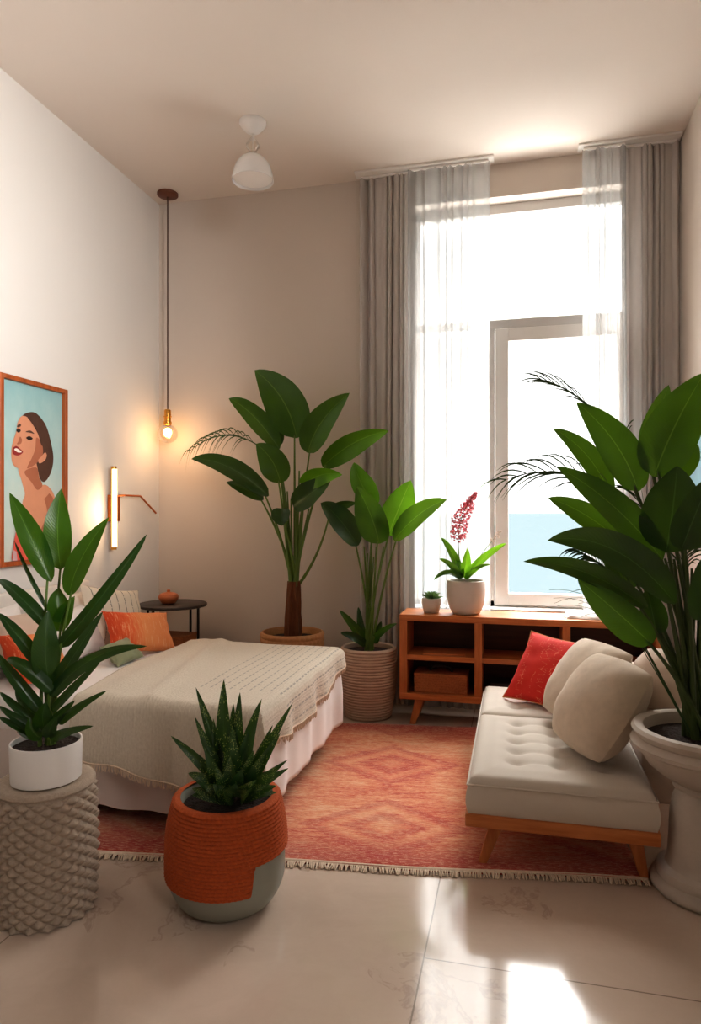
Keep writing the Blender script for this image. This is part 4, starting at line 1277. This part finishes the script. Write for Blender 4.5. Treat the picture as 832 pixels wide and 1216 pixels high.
# --------------------------- orange planter
OX, OY = -1.085, 2.42
op = thing('potted_plant', 'spotted spiky aloe in burnt-orange rope planter with grey ceramic base', 'plant', (OX, OY, 0))
OH = 0.41
def orad(z):
    v = z / OH
    b = 0.165 + 0.064 * (1 - max(0, 1 - v / 0.34) ** 2.2)
    return b - 0.030 * max(0, (v - 0.52) / 0.48) ** 2
prof = [(0.001, 0.003), (0.135, 0.002), (0.158, 0.006)] + [(orad(0.02 + (OH - 0.03) * j / 30) - 0.006, 0.02 + (OH - 0.03) * j / 30) for j in range(31)] + [(orad(OH) - 0.02, OH - 0.004), (orad(OH) - 0.03, OH - 0.02), (orad(OH) - 0.032, OH - 0.09)]
MB().lathe(prof, (OX, OY, 0), 72).build('ceramic_pot', M['grey_ceramic'], op)
phi0 = atan2(-OY, -OX)
ROWS = 30
rp = MB()
def smooth01(x):
    x = min(1, max(0, x)); return x * x * (3 - 2 * x)
def zlow(a):
    d = (a - phi0 + pi) % (2 * pi) - pi
    return 0.118 + 0.105 * smooth01((d - radians(21)) / radians(5)) * (1 - smooth01((d - radians(150)) / radians(6)))
def fn(u, v):
    a = 2 * pi * u
    z0 = zlow(a)
    z = min(OH, 0.10 + (OH - 0.10) * v / 0.97)
    rr = orad(z) + 0.006 * abs(sin(pi * z / OH * ROWS)) + 0.0012 * sin(a * 70 + int(z / OH * ROWS) * 1.3)
    if z < z0: z = z0; rr = orad(z0) + 0.002
    if v > 0.97: rr = orad(OH) - 0.024 * (v - 0.97) / 0.03; z = OH
    return Vector((OX + rr * cos(a), OY + rr * sin(a), z + (0.003 if v > 0.97 else 0)))
rp.grid(fn, 300, 200, True)
rp.build('rope_cover', M['orange_rope'], op)
MB().lathe([(0.001, OH - 0.02), (0.1, OH - 0.025), (orad(OH) - 0.031, OH - 0.035)], (OX, OY, 0), 40).build('soil', M['soil'], op)
px8 = lambda x, y: (190 + x * 0.2524, 790 + y * 0.2524)
rowsA = [
    ((350, 622), (150, 612), 56, dict(yb=-0.05, yt=-0.02, arch=16)), ((380, 622), (545, 600), 56, dict(yb=-0.05, yt=-0.02, arch=16)),
    ((350, 622), (300, 585), 60, dict(yb=-0.08, yt=-0.19, arch=10)), ((375, 622), (420, 590), 60, dict(yb=-0.08, yt=-0.19, arch=10)),
    ((340, 620), (205, 560), 56, dict(yb=-0.06, yt=-0.14, arch=14)), ((385, 620), (500, 565), 56, dict(yb=-0.06, yt=-0.14, arch=14)),
    ((340, 618), (180, 545), 52, dict(yb=0.04, yt=0.08, arch=12)), ((385, 618), (520, 545), 52, dict(yb=0.04, yt=0.08, arch=12)),
    ((320, 590), (300, 66), 78, dict(yb=0.02, yt=0.03)), ((320, 585), (168, 104), 58, dict(yb=0.02, yt=0.05, side=18)),
    ((362, 580), (376, 126), 62, dict(yb=0.04, yt=0.06)), ((385, 585), (478, 158), 64, dict(yb=0.02, yt=0.02, side=-10)),
    ((405, 580), (624, 176), 50, dict(yb=0.0, yt=-0.02, side=-8, arch=-16)), ((310, 590), (162, 240), 50, dict(yb=-0.02, yt=-0.02, side=14)),
    ((290, 560), (50, 332), 44, dict(yb=-0.03, yt=-0.08, arch=26)), ((405, 575), (566, 318), 50, dict(yb=-0.02, yt=-0.05)),
    ((410, 590), (600, 444), 38, dict(yb=-0.03, yt=-0.02, arch=4)), ((410, 600), (604, 484), 46, dict(yb=-0.06, yt=-0.12, arch=8)),
    ((290, 600), (132, 508), 56, dict(yb=-0.06, yt=-0.12, arch=26)), ((345, 600), (340, 285), 82, dict(yb=-0.06, yt=-0.1)),
    ((315, 600), (208, 376), 52, dict(yb=-0.06, yt=-0.12, side=6)), ((400, 600), (492, 416), 58, dict(yb=-0.06, yt=-0.11)),
    ((370, 605), (382, 490), 84, dict(yb=-0.08, yt=-0.14)), ((320, 615), (150, 580), 50, dict(yb=-0.06, yt=-0.1, arch=12)),
    ((400, 615), (548, 566), 50, dict(yb=-0.06, yt=-0.1, arch=12)), ((340, 610), (262, 480), 60, dict(yb=-0.09, yt=-0.15)),
    ((370, 620), (452, 540), 52, dict(yb=-0.1, yt=-0.16, arch=10)), ((340, 620), (250, 560), 52, dict(yb=-0.1, yt=-0.16, arch=10)),
    ((355, 620), (356, 556), 66, dict(yb=-0.1, yt=-0.16, arch=10)), ((360, 600), (420, 300), 58, dict(yb=-0.02, yt=-0.03)),
    ((330, 600), (250, 250), 52, dict(yb=0.0, yt=0.02)), ((350, 590), (345, 180), 60, dict(yb=0.03, yt=0.05)),
    ((390, 600), (530, 280), 46, dict(yb=0.03, yt=0.06)),
    ((300, 600), (180, 430), 50, dict(yb=0.03, yt=0.08, arch=8)), ((395, 610), (500, 500), 50, dict(yb=0.03, yt=0.1, arch=10)),
    ((360, 605), (330, 430), 70, dict(yb=-0.08, yt=-0.13)), ((375, 605), (440, 400), 62, dict(yb=-0.05, yt=-0.08)),
]
for r_ in rowsA:
    r_[3].setdefault('fold', 0.35); r_[3]['nostem'] = 1; r_[3].setdefault('kind', 'lance'); r_[3].setdefault('wave', 0.0)
rowsA = [(a_, b_, w_ * 1.28, o_) for (a_, b_, w_, o_) in rowsA]
plant_leaves(op, OY, rowsA, (OX, OY, OH), px8, 'lance', [M['leaf_aloe']], None, seed=8)

# --------------------------- shelf-top plants
def px9(x, y): return (460 + x * 0.2465, 560 + y * 0.2467)
YS = 4.86
zt = HT + 0.001
sx = P(512, 720, YS).x
sp = thing('potted_succulent', 'tiny succulent in small pale pot at the left end of the shelf top', 'plant', (sx, YS, zt))
MB().lathe([(0.001, zt + 0.001), (0.052, zt), (0.056, zt + 0.006), (0.067, zt + 0.06), (0.068, zt + 0.10), (0.065, zt + 0.104), (0.060, zt + 0.10), (0.058, zt + 0.07)], (sx, YS, 0), 40).build('small_pot', M['stone_pot'], sp)
fo = MB()
ctr_ = Vector((sx, YS, zt + 0.09))
for i in range(22):
    a = i * 2.399; el = 0.25 + 1.1 * (i / 22)
    L_ = 0.095 - 0.03 * (i / 22)
    dr = Vector((cos(a) * cos(el), sin(a) * cos(el), sin(el)))
    leaf_mesh(fo, ctr_, ctr_ + dr * L_, 0.022, (0, 0, 0.008), 'lance', 0, 0.4, 0, 8, 4)
fo.build('foliage', M['leaf_succ'], sp)
MB().lathe([(0.001, zt + 0.09), (0.06, zt + 0.086)], (sx, YS, 0), 24).build('soil', M['soil'], sp)

fx = P(553, 720, YS).x
fl = thing('flowering_plant', 'pink flower spike plant in round pale ceramic pot on the shelf', 'plant', (fx, YS, zt))
PR = 0.132
prof = [(0.001, zt + 0.002), (0.085, zt), (0.098, zt + 0.008), (0.120, zt + 0.05), (0.133, zt + 0.11), (0.137, zt + 0.16), (0.135, zt + 0.215), (0.132, zt + 0.237), (0.128, zt + 0.24), (0.122, zt + 0.235), (0.12, zt + 0.17)]
MB().lathe(prof, (fx, YS, 0), 56).build('round_pot', M['stone_pot'], fl)
MB().lathe([(0.001, zt + 0.222), (0.121, zt + 0.215)], (fx, YS, 0), 24).build('soil', M['soil'], fl)
rowsF = [
    ((355, 505), (258, 318), 42, dict(kind='strap', arch=14, side=8, roll=0.2, m=0)),
    ((355, 510), (250, 420), 32, dict(kind='strap', arch=18, roll=0.2, m=0)),
    ((350, 515), (222, 522), 28, dict(kind='strap', arch=34, roll=0.3, m=2, yt=-0.12)),
    ((380, 505), (572, 346), 40, dict(kind='strap', arch=20, roll=-0.2, m=1)),
    ((380, 512), (494, 448), 22, dict(kind='strap', arch=20, roll=0.2, m=0)),
    ((372, 512), (386, 366), 50, dict(kind='spear', roll=0.2, m=1)),
    ((362, 512), (330, 400), 36, dict(kind='spear', roll=0.2, m=1)),
    ((360, 512), (300, 470), 26, dict(kind='strap', arch=10, roll=0.2, m=0, yt=-0.1)),
    ((375, 515), (440, 470), 26, dict(kind='strap', arch=10, roll=0.2, m=1, yt=-0.1)),
]
for r_ in rowsF: r_[3]['nostem'] = 1
plant_leaves(fl, YS, rowsF, (fx, YS, zt + 0.22), px9, 'strap', LM, None, seed=12)
fs = MB()
sA, sB, sC = P(*px9(362, 510), YS), P(*px9(345, 270), YS), P(*px9(428, 104), YS)
def spike(t): return bez(sA, sB * 2 - (sA + sC) / 2, sC, t)
fs.tube([spike(i / 14) for i in range(15)], [0.005 - 0.003 * i / 14 for i in range(15)], 6)
wA, wC = P(*px9(385, 500), YS), P(*px9(548, 285), YS)
wM = (wA + wC) / 2 + Vector((-0.02, 0, 0.01))
fs.tube([bez(wA, wM, wC, i / 10) for i in range(11)], [0.004 - 0.002 * i / 10 for i in range(11)], 6)
fs.build('flower_stem', M['stem_green'], fl)
rf = random.Random(3)
fp = MB()
for i in range(380):
    t = 0.36 + 0.63 * i / 380
    w_ = 0.045 * (1 - ((t - 0.58) / 0.45) ** 2 * 0.8) if t < 0.8 else 0.026 * (1.05 - t) * 4
    w_ = max(0.010, w_ * 1.4)
    p = spike(t) + Vector((rf.uniform(-1, 1) * w_, rf.uniform(-1, 1) * w_, rf.uniform(-0.012, 0.012)))
    fp.sphere(p, rf.uniform(0.0055, 0.0095), 6, 4, (1, 1, 0.8))
fp.build('pink_flowers', M['flower_pink'], fl)
fw = MB()
for i in range(50):
    t = 0.74 + 0.26 * i / 50
    p = bez(wA, wM, wC, t) + Vector((rf.uniform(-1, 1) * 0.016, rf.uniform(-1, 1) * 0.016, rf.uniform(-0.014, 0.014)))
    fw.sphere(p, rf.uniform(0.004, 0.007), 6, 4)
fw.build('white_flowers', M['flower_white'], fl)

# ------------------------------------------------------------------ side table
TX, TY = -2.59, 4.76
TZ = 0.79
tb = thing('side_table', 'round dark metal side table beyond the bed in the corner', 'table', (TX, TY, 0))
MB().lathe([(0.001, TZ - 0.022), (0.255, TZ - 0.022), (0.262, TZ - 0.018), (0.262, TZ - 0.003), (0.258, TZ), (0.001, TZ)], (TX, TY, 0), 64).build('table_top', M['black_top'], tb)
for k in range(4):
    a = radians(-8 + 90 * k)
    x, y = TX + 0.235 * cos(a), TY + 0.235 * sin(a)
    MB().lathe([(0.010, 0.0), (0.010, TZ - 0.021)], (x, y, 0), 10, cap=True).build('leg', M['black_metal'], tb)
MB().lathe([(0.001, 0.318), (0.243, 0.318), (0.245, 0.322), (0.243, 0.33), (0.001, 0.33)], (TX, TY, 0), 48).build('lower_shelf', M['black_top'], tb)
sb = thing('woven_box', 'reddish woven box on the lower shelf of the side table', 'box', (TX + 0.04, TY, 0.331))
woven_box(TX - 0.09, TX + 0.15, TY - 0.13, TY + 0.10, 0.331, 0.535, 10, 0.004).build('box_body', M['wicker'], sb)
MB().box((TX - 0.096, TY - 0.136, 0.535), (TX + 0.156, TY + 0.106, 0.556), 0.005).build('lid', M['wicker'], sb)
jx, jy = P(200, 715, 4.74).x, 4.74
jr = thing('lidded_jar', 'small squat terracotta jar with lid on the side table', 'jar', (jx, jy, TZ + 0.001))
z0 = TZ + 0.001
MB().lathe([(0.001, z0 + 0.001), (0.042, z0), (0.052, z0 + 0.006), (0.072, z0 + 0.03), (0.078, z0 + 0.05), (0.074, z0 + 0.064), (0.066, z0 + 0.070)], (jx, jy, 0), 40).build('jar_body', M['terracotta'], jr)
MB().lathe([(0.070, z0 + 0.069), (0.070, z0 + 0.073), (0.05, z0 + 0.082), (0.018, z0 + 0.088), (0.012, z0 + 0.092), (0.015, z0 + 0.100), (0.010, z0 + 0.107), (0.001, z0 + 0.108)], (jx, jy, 0), 40).build('lid', M['terracotta'], jr)

# ------------------------------------------------------------------ lamps
LX, LY = -2.81, 5.08
pl = thing('pendant_lamp', 'bare globe bulb pendant hanging on a long cord near the back corner', 'pendant lamp', (LX, LY, ZC - 0.001))
MB().lathe([(0.085, ZC - 0.001), (0.085, ZC - 0.018), (0.078, ZC - 0.024), (0.02, ZC - 0.03), (0.001, ZC - 0.032)], (LX, LY, 0), 40).build('ceiling_rose', M['rose_brown'], pl)
BZ = 2.15
MB().tube([(LX, LY, ZC - 0.03), (LX, LY, BZ + 0.19)], 0.006, 8).build('cord', M['cord'], pl)
MB().lathe([(0.006, BZ + 0.205), (0.024, BZ + 0.20), (0.028, BZ + 0.19), (0.028, BZ + 0.15), (0.033, BZ + 0.147), (0.033, BZ + 0.138), (0.028, BZ + 0.135), (0.028, BZ + 0.105), (0.033, BZ + 0.10), (0.033, BZ + 0.078), (0.02, BZ + 0.072)], (LX, LY, 0), 32).build('bulb_socket', M['brass'], pl)
bprof = [(0.024, BZ + 0.078)] + [(0.082 * sin(pi * (0.1 + 0.9 * j / 20)), BZ + 0.078 * cos(pi * (0.1 + 0.9 * j / 20))) for j in range(21)]
bu = MB().lathe(bprof, (LX, LY, 0), 40).build('glass_bulb', M['clear_glass'], pl)
MB().sphere((LX, LY, BZ + 0.012), 0.034, 20, 14, (1, 1, 1.1)).build('filament', M['filament'], bu)

CX, CY = -1.735, 4.29
cl_ = thing('ceiling_lamp', 'white ceiling lamp with glass bead and milk-glass bell shade', 'ceiling lamp', (CX, CY, ZC - 0.001))
MB().lathe([(0.092, ZC - 0.001), (0.092, ZC - 0.012), (0.08, ZC - 0.03), (0.05, ZC - 0.062), (0.022, ZC - 0.078), (0.010, ZC - 0.082), (0.001, ZC - 0.083)], (CX, CY, 0), 48).build('ceiling_plate', M['lamp_white'], cl_)
MB().tube([(CX, CY, ZC - 0.08), (CX, CY, ZC - 0.22)], 0.006, 8).build('rod', M['lamp_white'], cl_)
gb = MB().lathe([(0.007, ZC - 0.09), (0.014, ZC - 0.105), (0.03, ZC - 0.13), (0.045, ZC - 0.155), (0.046, ZC - 0.17), (0.03, ZC - 0.19), (0.016, ZC - 0.2), (0.024, ZC - 0.208), (0.034, ZC - 0.218), (0.02, ZC - 0.23)], (CX, CY, 0), 32)
gb.build('glass_bead', M['clear_glass'], cl_)
sz = ZC - 0.215
sh = MB().lathe([(0.02, sz), (0.03, sz - 0.006), (0.06, sz - 0.02), (0.09, sz - 0.045), (0.115, sz - 0.08), (0.130, sz - 0.12), (0.138, sz - 0.16), (0.141, sz - 0.185), (0.138, sz - 0.187), (0.134, sz - 0.16), (0.125, sz - 0.12), (0.11, sz - 0.082), (0.085, sz - 0.05), (0.05, sz - 0.028)], (CX, CY, 0), 56)
sh.build('lamp_shade', M['milk'], cl_)
MB().lathe([(0.001, sz - 0.178), (0.06, sz - 0.176), (0.132, sz - 0.170)], (CX, CY, 0), 40).build('diffuser', M['lamp_white'], cl_)

# wall sconce with swing arm
NX, NY = XL + 0.075, 4.46
sc_ = thing('wall_sconce', 'vertical glowing tube wall light with copper bracket and bent arm', 'wall lamp', (XL + 0.002, 4.52, 1.5))
MB().box((XL + 0.001, 4.49, 1.43), (XL + 0.022, 4.63, 1.63), 0.004).build('wall_plate', M['copper'], sc_)
MB().tube([(XL + 0.02, 4.53, 1.50), (NX - 0.02, 4.47, 1.50)], 0.008, 8).build('tube_bracket', M['copper'], sc_)
MB().tube([(NX, NY, 1.22), (NX, NY, 1.84)], 0.022, 16).build('tube_body', M['brass'], sc_)
MB().tube([(NX + 0.016, NY - 0.014, 1.24), (NX + 0.016, NY - 0.014, 1.82)], 0.019, 14).build('glowing_tube', M['tube_glow'], sc_)
MB().tube([(XL + 0.02, 4.60, 1.625), (XL + 0.055, 4.63, 1.628), (XL + 0.055, 4.86, 1.628), (XL + 0.055, 5.10, 1.49)], 0.0075, 8).build('swing_arm', M['copper'], sc_)
lsw = MB().box((XL + 0.0005, 4.50, 0.93), (XL + 0.012, 4.58, 1.01), 0.003)
lsw.box((XL + 0.012, 4.515, 0.945), (XL + 0.016, 4.565, 0.995), 0.002)
tag(lsw.build('light_switch', M['switch'], None, origin=(XL, 4.54, 0.93)), 'small grey switch plate on the left wall above the pillows', 'light switch')

# ------------------------------------------------------------------ portrait on the left wall
AY0, AY1, AZ0, AZ1 = 3.34, 3.95, 1.175, 2.32
ar_ = thing('framed_portrait', 'framed portrait painting of a dark-haired woman in a coral dress', 'painting', (XL, (AY0 + AY1) / 2, AZ0))
AX = XL + 0.062
fw_ = 0.028
fr = MB()
fr.box((XL + 0.001, AY0, AZ0), (AX, AY0 + fw_, AZ1), 0.003); fr.box((XL + 0.001, AY1 - fw_, AZ0), (AX, AY1, AZ1), 0.003)
fr.box((XL + 0.001, AY0 + fw_, AZ0), (AX, AY1 - fw_, AZ0 + fw_), 0.003); fr.box((XL + 0.001, AY0 + fw_, AZ1 - fw_), (AX, AY1 - fw_, AZ1), 0.003)
fr.build('picture_frame', M['frame_wood'], ar_, smooth=False)
iy0, iy1, iz0, iz1 = AY0 + fw_, AY1 - fw_, AZ0 + fw_, AZ1 - fw_
cvx = XL + 0.034
cv = MB().box((XL + 0.002, iy0, iz0), (cvx, iy1, iz1)).build('canvas', M['art_bg'], ar_, smooth=False)
def S(x, y):
    """position on the canvas from the picture's own layout (x 55..320, y down)"""
    s = (x - 55) / 265.0
    top = 95 + (x - 55) * 0.23; bot = 1065 - (x - 55) * 0.10
    return (iy0 + (iy1 - iy0) * s, iz1 - (iz1 - iz0) * (y - top) / (bot - top))
def smooth_loop(pts, n=6):
    out = []
    m = len(pts)
    for i in range(m):
        p0, p1, p2, p3 = [Vector((*pts[(i + k) % m], 0)) for k in (-1, 0, 1, 2)]
        for j in range(n):
            t = j / n
            q = 0.5 * ((2 * p1) + (p2 - p0) * t + (2 * p0 - 5 * p1 + 4 * p2 - p3) * t * t + (3 * p1 - p0 - 3 * p2 + p3) * t ** 3)
            out.append((q.x, q.y))
    return out
fig = MB()
mats_f = [M['skin'], M['skin_shade'], M['hair'], M['dress'], M['dress_pale'], M['lip'], M['teeth'], M['eye_dark']]
layer = [0]
def shape(pts, mi, n=6):
    layer[0] += 1
    fig.cur = mi
    lp = smooth_loop(pts, n) if n > 1 else pts
    vs = []
    for (x, y) in lp:
        y_, z_ = S(x, y)
        vs.append((cvx + 0.0006 * layer[0], min(iy1 - 0.002, max(iy0 + 0.002, y_)), min(iz1 - 0.002, max(iz0 + 0.002, z_))))
    fig.poly(vs)
shape([(150, 720), (225, 655), (262, 668), (288, 730), (280, 830), (250, 930), (225, 1060), (130, 1058), (120, 930), (140, 830)], 0)
shape([(230, 690), (276, 720), (278, 820), (246, 930), (222, 900), (250, 800)], 1)
shape([(128, 555), (140, 640), (152, 700), (146, 750), (190, 770), (262, 690), (226, 650), (212, 600), (210, 520)], 0)
shape([(150, 585), (200, 560), (212, 610), (228, 655), (205, 680), (180, 640)], 1)
shape([(165, 268), (200, 270), (240, 325), (262, 400), (278, 500), (268, 580), (240, 634), (218, 622), (205, 560), (190, 470), (160, 330), (140, 292)], 2)
shape([(140, 288), (170, 300), (200, 345), (222, 410), (226, 490), (200, 535), (150, 572), (112, 560), (98, 530), (96, 470), (104, 420), (116, 370), (122, 320)], 0)
shape([(200, 400), (224, 430), (228, 490), (200, 538), (160, 566), (180, 510), (195, 460)], 1)
shape([(222, 500), (238, 478), (246, 492), (238, 520), (214, 538), (208, 520)], 0)
shape([(160, 292), (190, 310), (216, 360), (236, 430), (222, 440), (206, 380), (180, 325)], 2)
shape([(117, 345), (128, 330), (134, 340), (124, 350)], 2)
shape([(152, 372), (172, 364), (190, 380), (172, 376)], 2)
shape([(114, 366), (124, 356), (132, 368), (122, 378)], 7)
shape([(154, 404), (168, 394), (182, 406), (168, 416)], 7)
shape([(128, 400), (136, 414), (132, 436), (116, 440), (122, 424)], 1)
shape([(98, 466), (112, 450), (130, 466), (140, 482), (120, 500), (100, 492)], 5)
shape([(104, 470), (114, 462), (134, 480), (120, 484)], 6)
shape([(130, 835), (150, 880), (176, 870), (200, 900), (222, 1000), (226, 1066), (104, 1066), (102, 980), (112, 900)], 3)
shape([(100, 1000), (112, 1010), (116, 1066), (96, 1066)], 4, 1)
fig.build('painted_figure', mats_f, cv, smooth=False)

# pale blue picture on the right wall
bp2 = thing('framed_picture', 'pale blue abstract picture on the right wall, mostly cut off by the frame edge', 'painting', (XR, 4.55, 1.55))
MB().box((XR - 0.025, 4.06, 1.55), (XR - 0.001, 5.02, 2.32), 0.003).build('picture_frame', M['black_metal'], bp2, smooth=False)
MB().box((XR - 0.029, 4.085, 1.575), (XR - 0.0245, 4.995, 2.295)).build('picture_panel', M['blue_art'], bp2, smooth=False)

# ------------------------------------------------------------------ camera
cd = bpy.data.cameras.new('camera'); cam = bpy.data.objects.new('camera', cd); COL.objects.link(cam)
cam.location = (0, 0, EYE); cam.rotation_euler = (radians(90), 0, YAW)
cd.sensor_fit = 'HORIZONTAL'; cd.sensor_width = 36; cd.lens = 36 * FOC / 832
cd.clip_start = 0.05; cd.clip_end = 6000
SC.camera = cam

# ------------------------------------------------------------------ light
wd = bpy.data.worlds.new('sky'); SC.world = wd; wd.use_nodes = True
nt = wd.node_tree; nt.nodes.clear()
ow = nt.nodes.new('ShaderNodeOutputWorld'); bg = nt.nodes.new('ShaderNodeBackground')
bg.inputs[0].default_value = (1.0, 0.985, 0.965, 1)
tcw = nt.nodes.new('ShaderNodeTexCoord'); spw = nt.nodes.new('ShaderNodeSeparateXYZ'); mrw = nt.nodes.new('ShaderNodeMapRange')
nt.links.new(tcw.outputs['Generated'], spw.inputs[0]); nt.links.new(spw.outputs[2], mrw.inputs[0])
mrw.inputs[1].default_value = 0.36; mrw.inputs[2].default_value = 0.62; mrw.inputs[3].default_value = 1.5; mrw.inputs[4].default_value = 19.0
nt.links.new(mrw.outputs[0], bg.inputs[1])
nt.links.new(bg.outputs[0], ow.inputs[0])

def area(name, loc, tgt, sx, sy, power, col, spread=180, portal=False):
    l = bpy.data.lights.new(name, 'AREA'); l.shape = 'RECTANGLE'; l.size = sx; l.size_y = sy
    l.energy = power; l.color = col; l.spread = radians(spread)
    if portal: l.cycles.is_portal = True
    o = bpy.data.objects.new(name, l); COL.objects.link(o)
    o.location = loc
    o.rotation_euler = (Vector(tgt) - Vector(loc)).to_track_quat('-Z', 'Y').to_euler()
    return o
area('window_portal', ((WX0 + WX1) / 2, YB + 0.33, (WZ0 + WZ1) / 2), ((WX0 + WX1) / 2, 0, (WZ0 + WZ1) / 2), WX1 - WX0, WZ1 - WZ0, 1, (1, 1, 1), portal=True)
area('side_portal', (XR + 0.21, (RY0 + RY1) / 2, RZ1 / 2), (-5, (RY0 + RY1) / 2, RZ1 / 2), RY1 - RY0, RZ1, 1, (1, 1, 1), portal=True)

area('left_wall_fill', (1.0, 0.35, 2.7), (-2.98, 2.75, 2.75), 0.5, 1.6, 25, (1, 0.975, 0.95), 56)  # added fill that brightens the left wall, no fixture in the room

def pt(name, loc, power, col, r=0.05):
    l = bpy.data.lights.new(name, 'POINT'); l.energy = power; l.color = col; l.shadow_soft_size = r
    o = bpy.data.objects.new(name, l); COL.objects.link(o); o.location = loc
    return o
pt('pendant_glow', (LX + 0.10, LY - 0.10, BZ - 0.1), 2.2, (1, 0.6, 0.33), 0.05)
pt('sconce_glow', (NX + 0.09, NY - 0.05, 1.5), 3.0, (1, 0.62, 0.34), 0.05)

try:
    SC.cycles.use_denoising = True
    SC.cycles.max_bounces = 12
    SC.cycles.transparent_max_bounces = 24
    SC.cycles.sample_clamp_indirect = 6
    SC.cycles.caustics_reflective = False
    SC.cycles.caustics_refractive = False
except Exception:
    pass
SC.view_settings.view_transform = 'Standard'
try: SC.view_settings.look = 'Medium High Contrast'
except Exception: SC.view_settings.look = 'None'
SC.view_settings.exposure = 0.14
for o in bpy.data.objects:
    if '_o' in o: del o['_o']
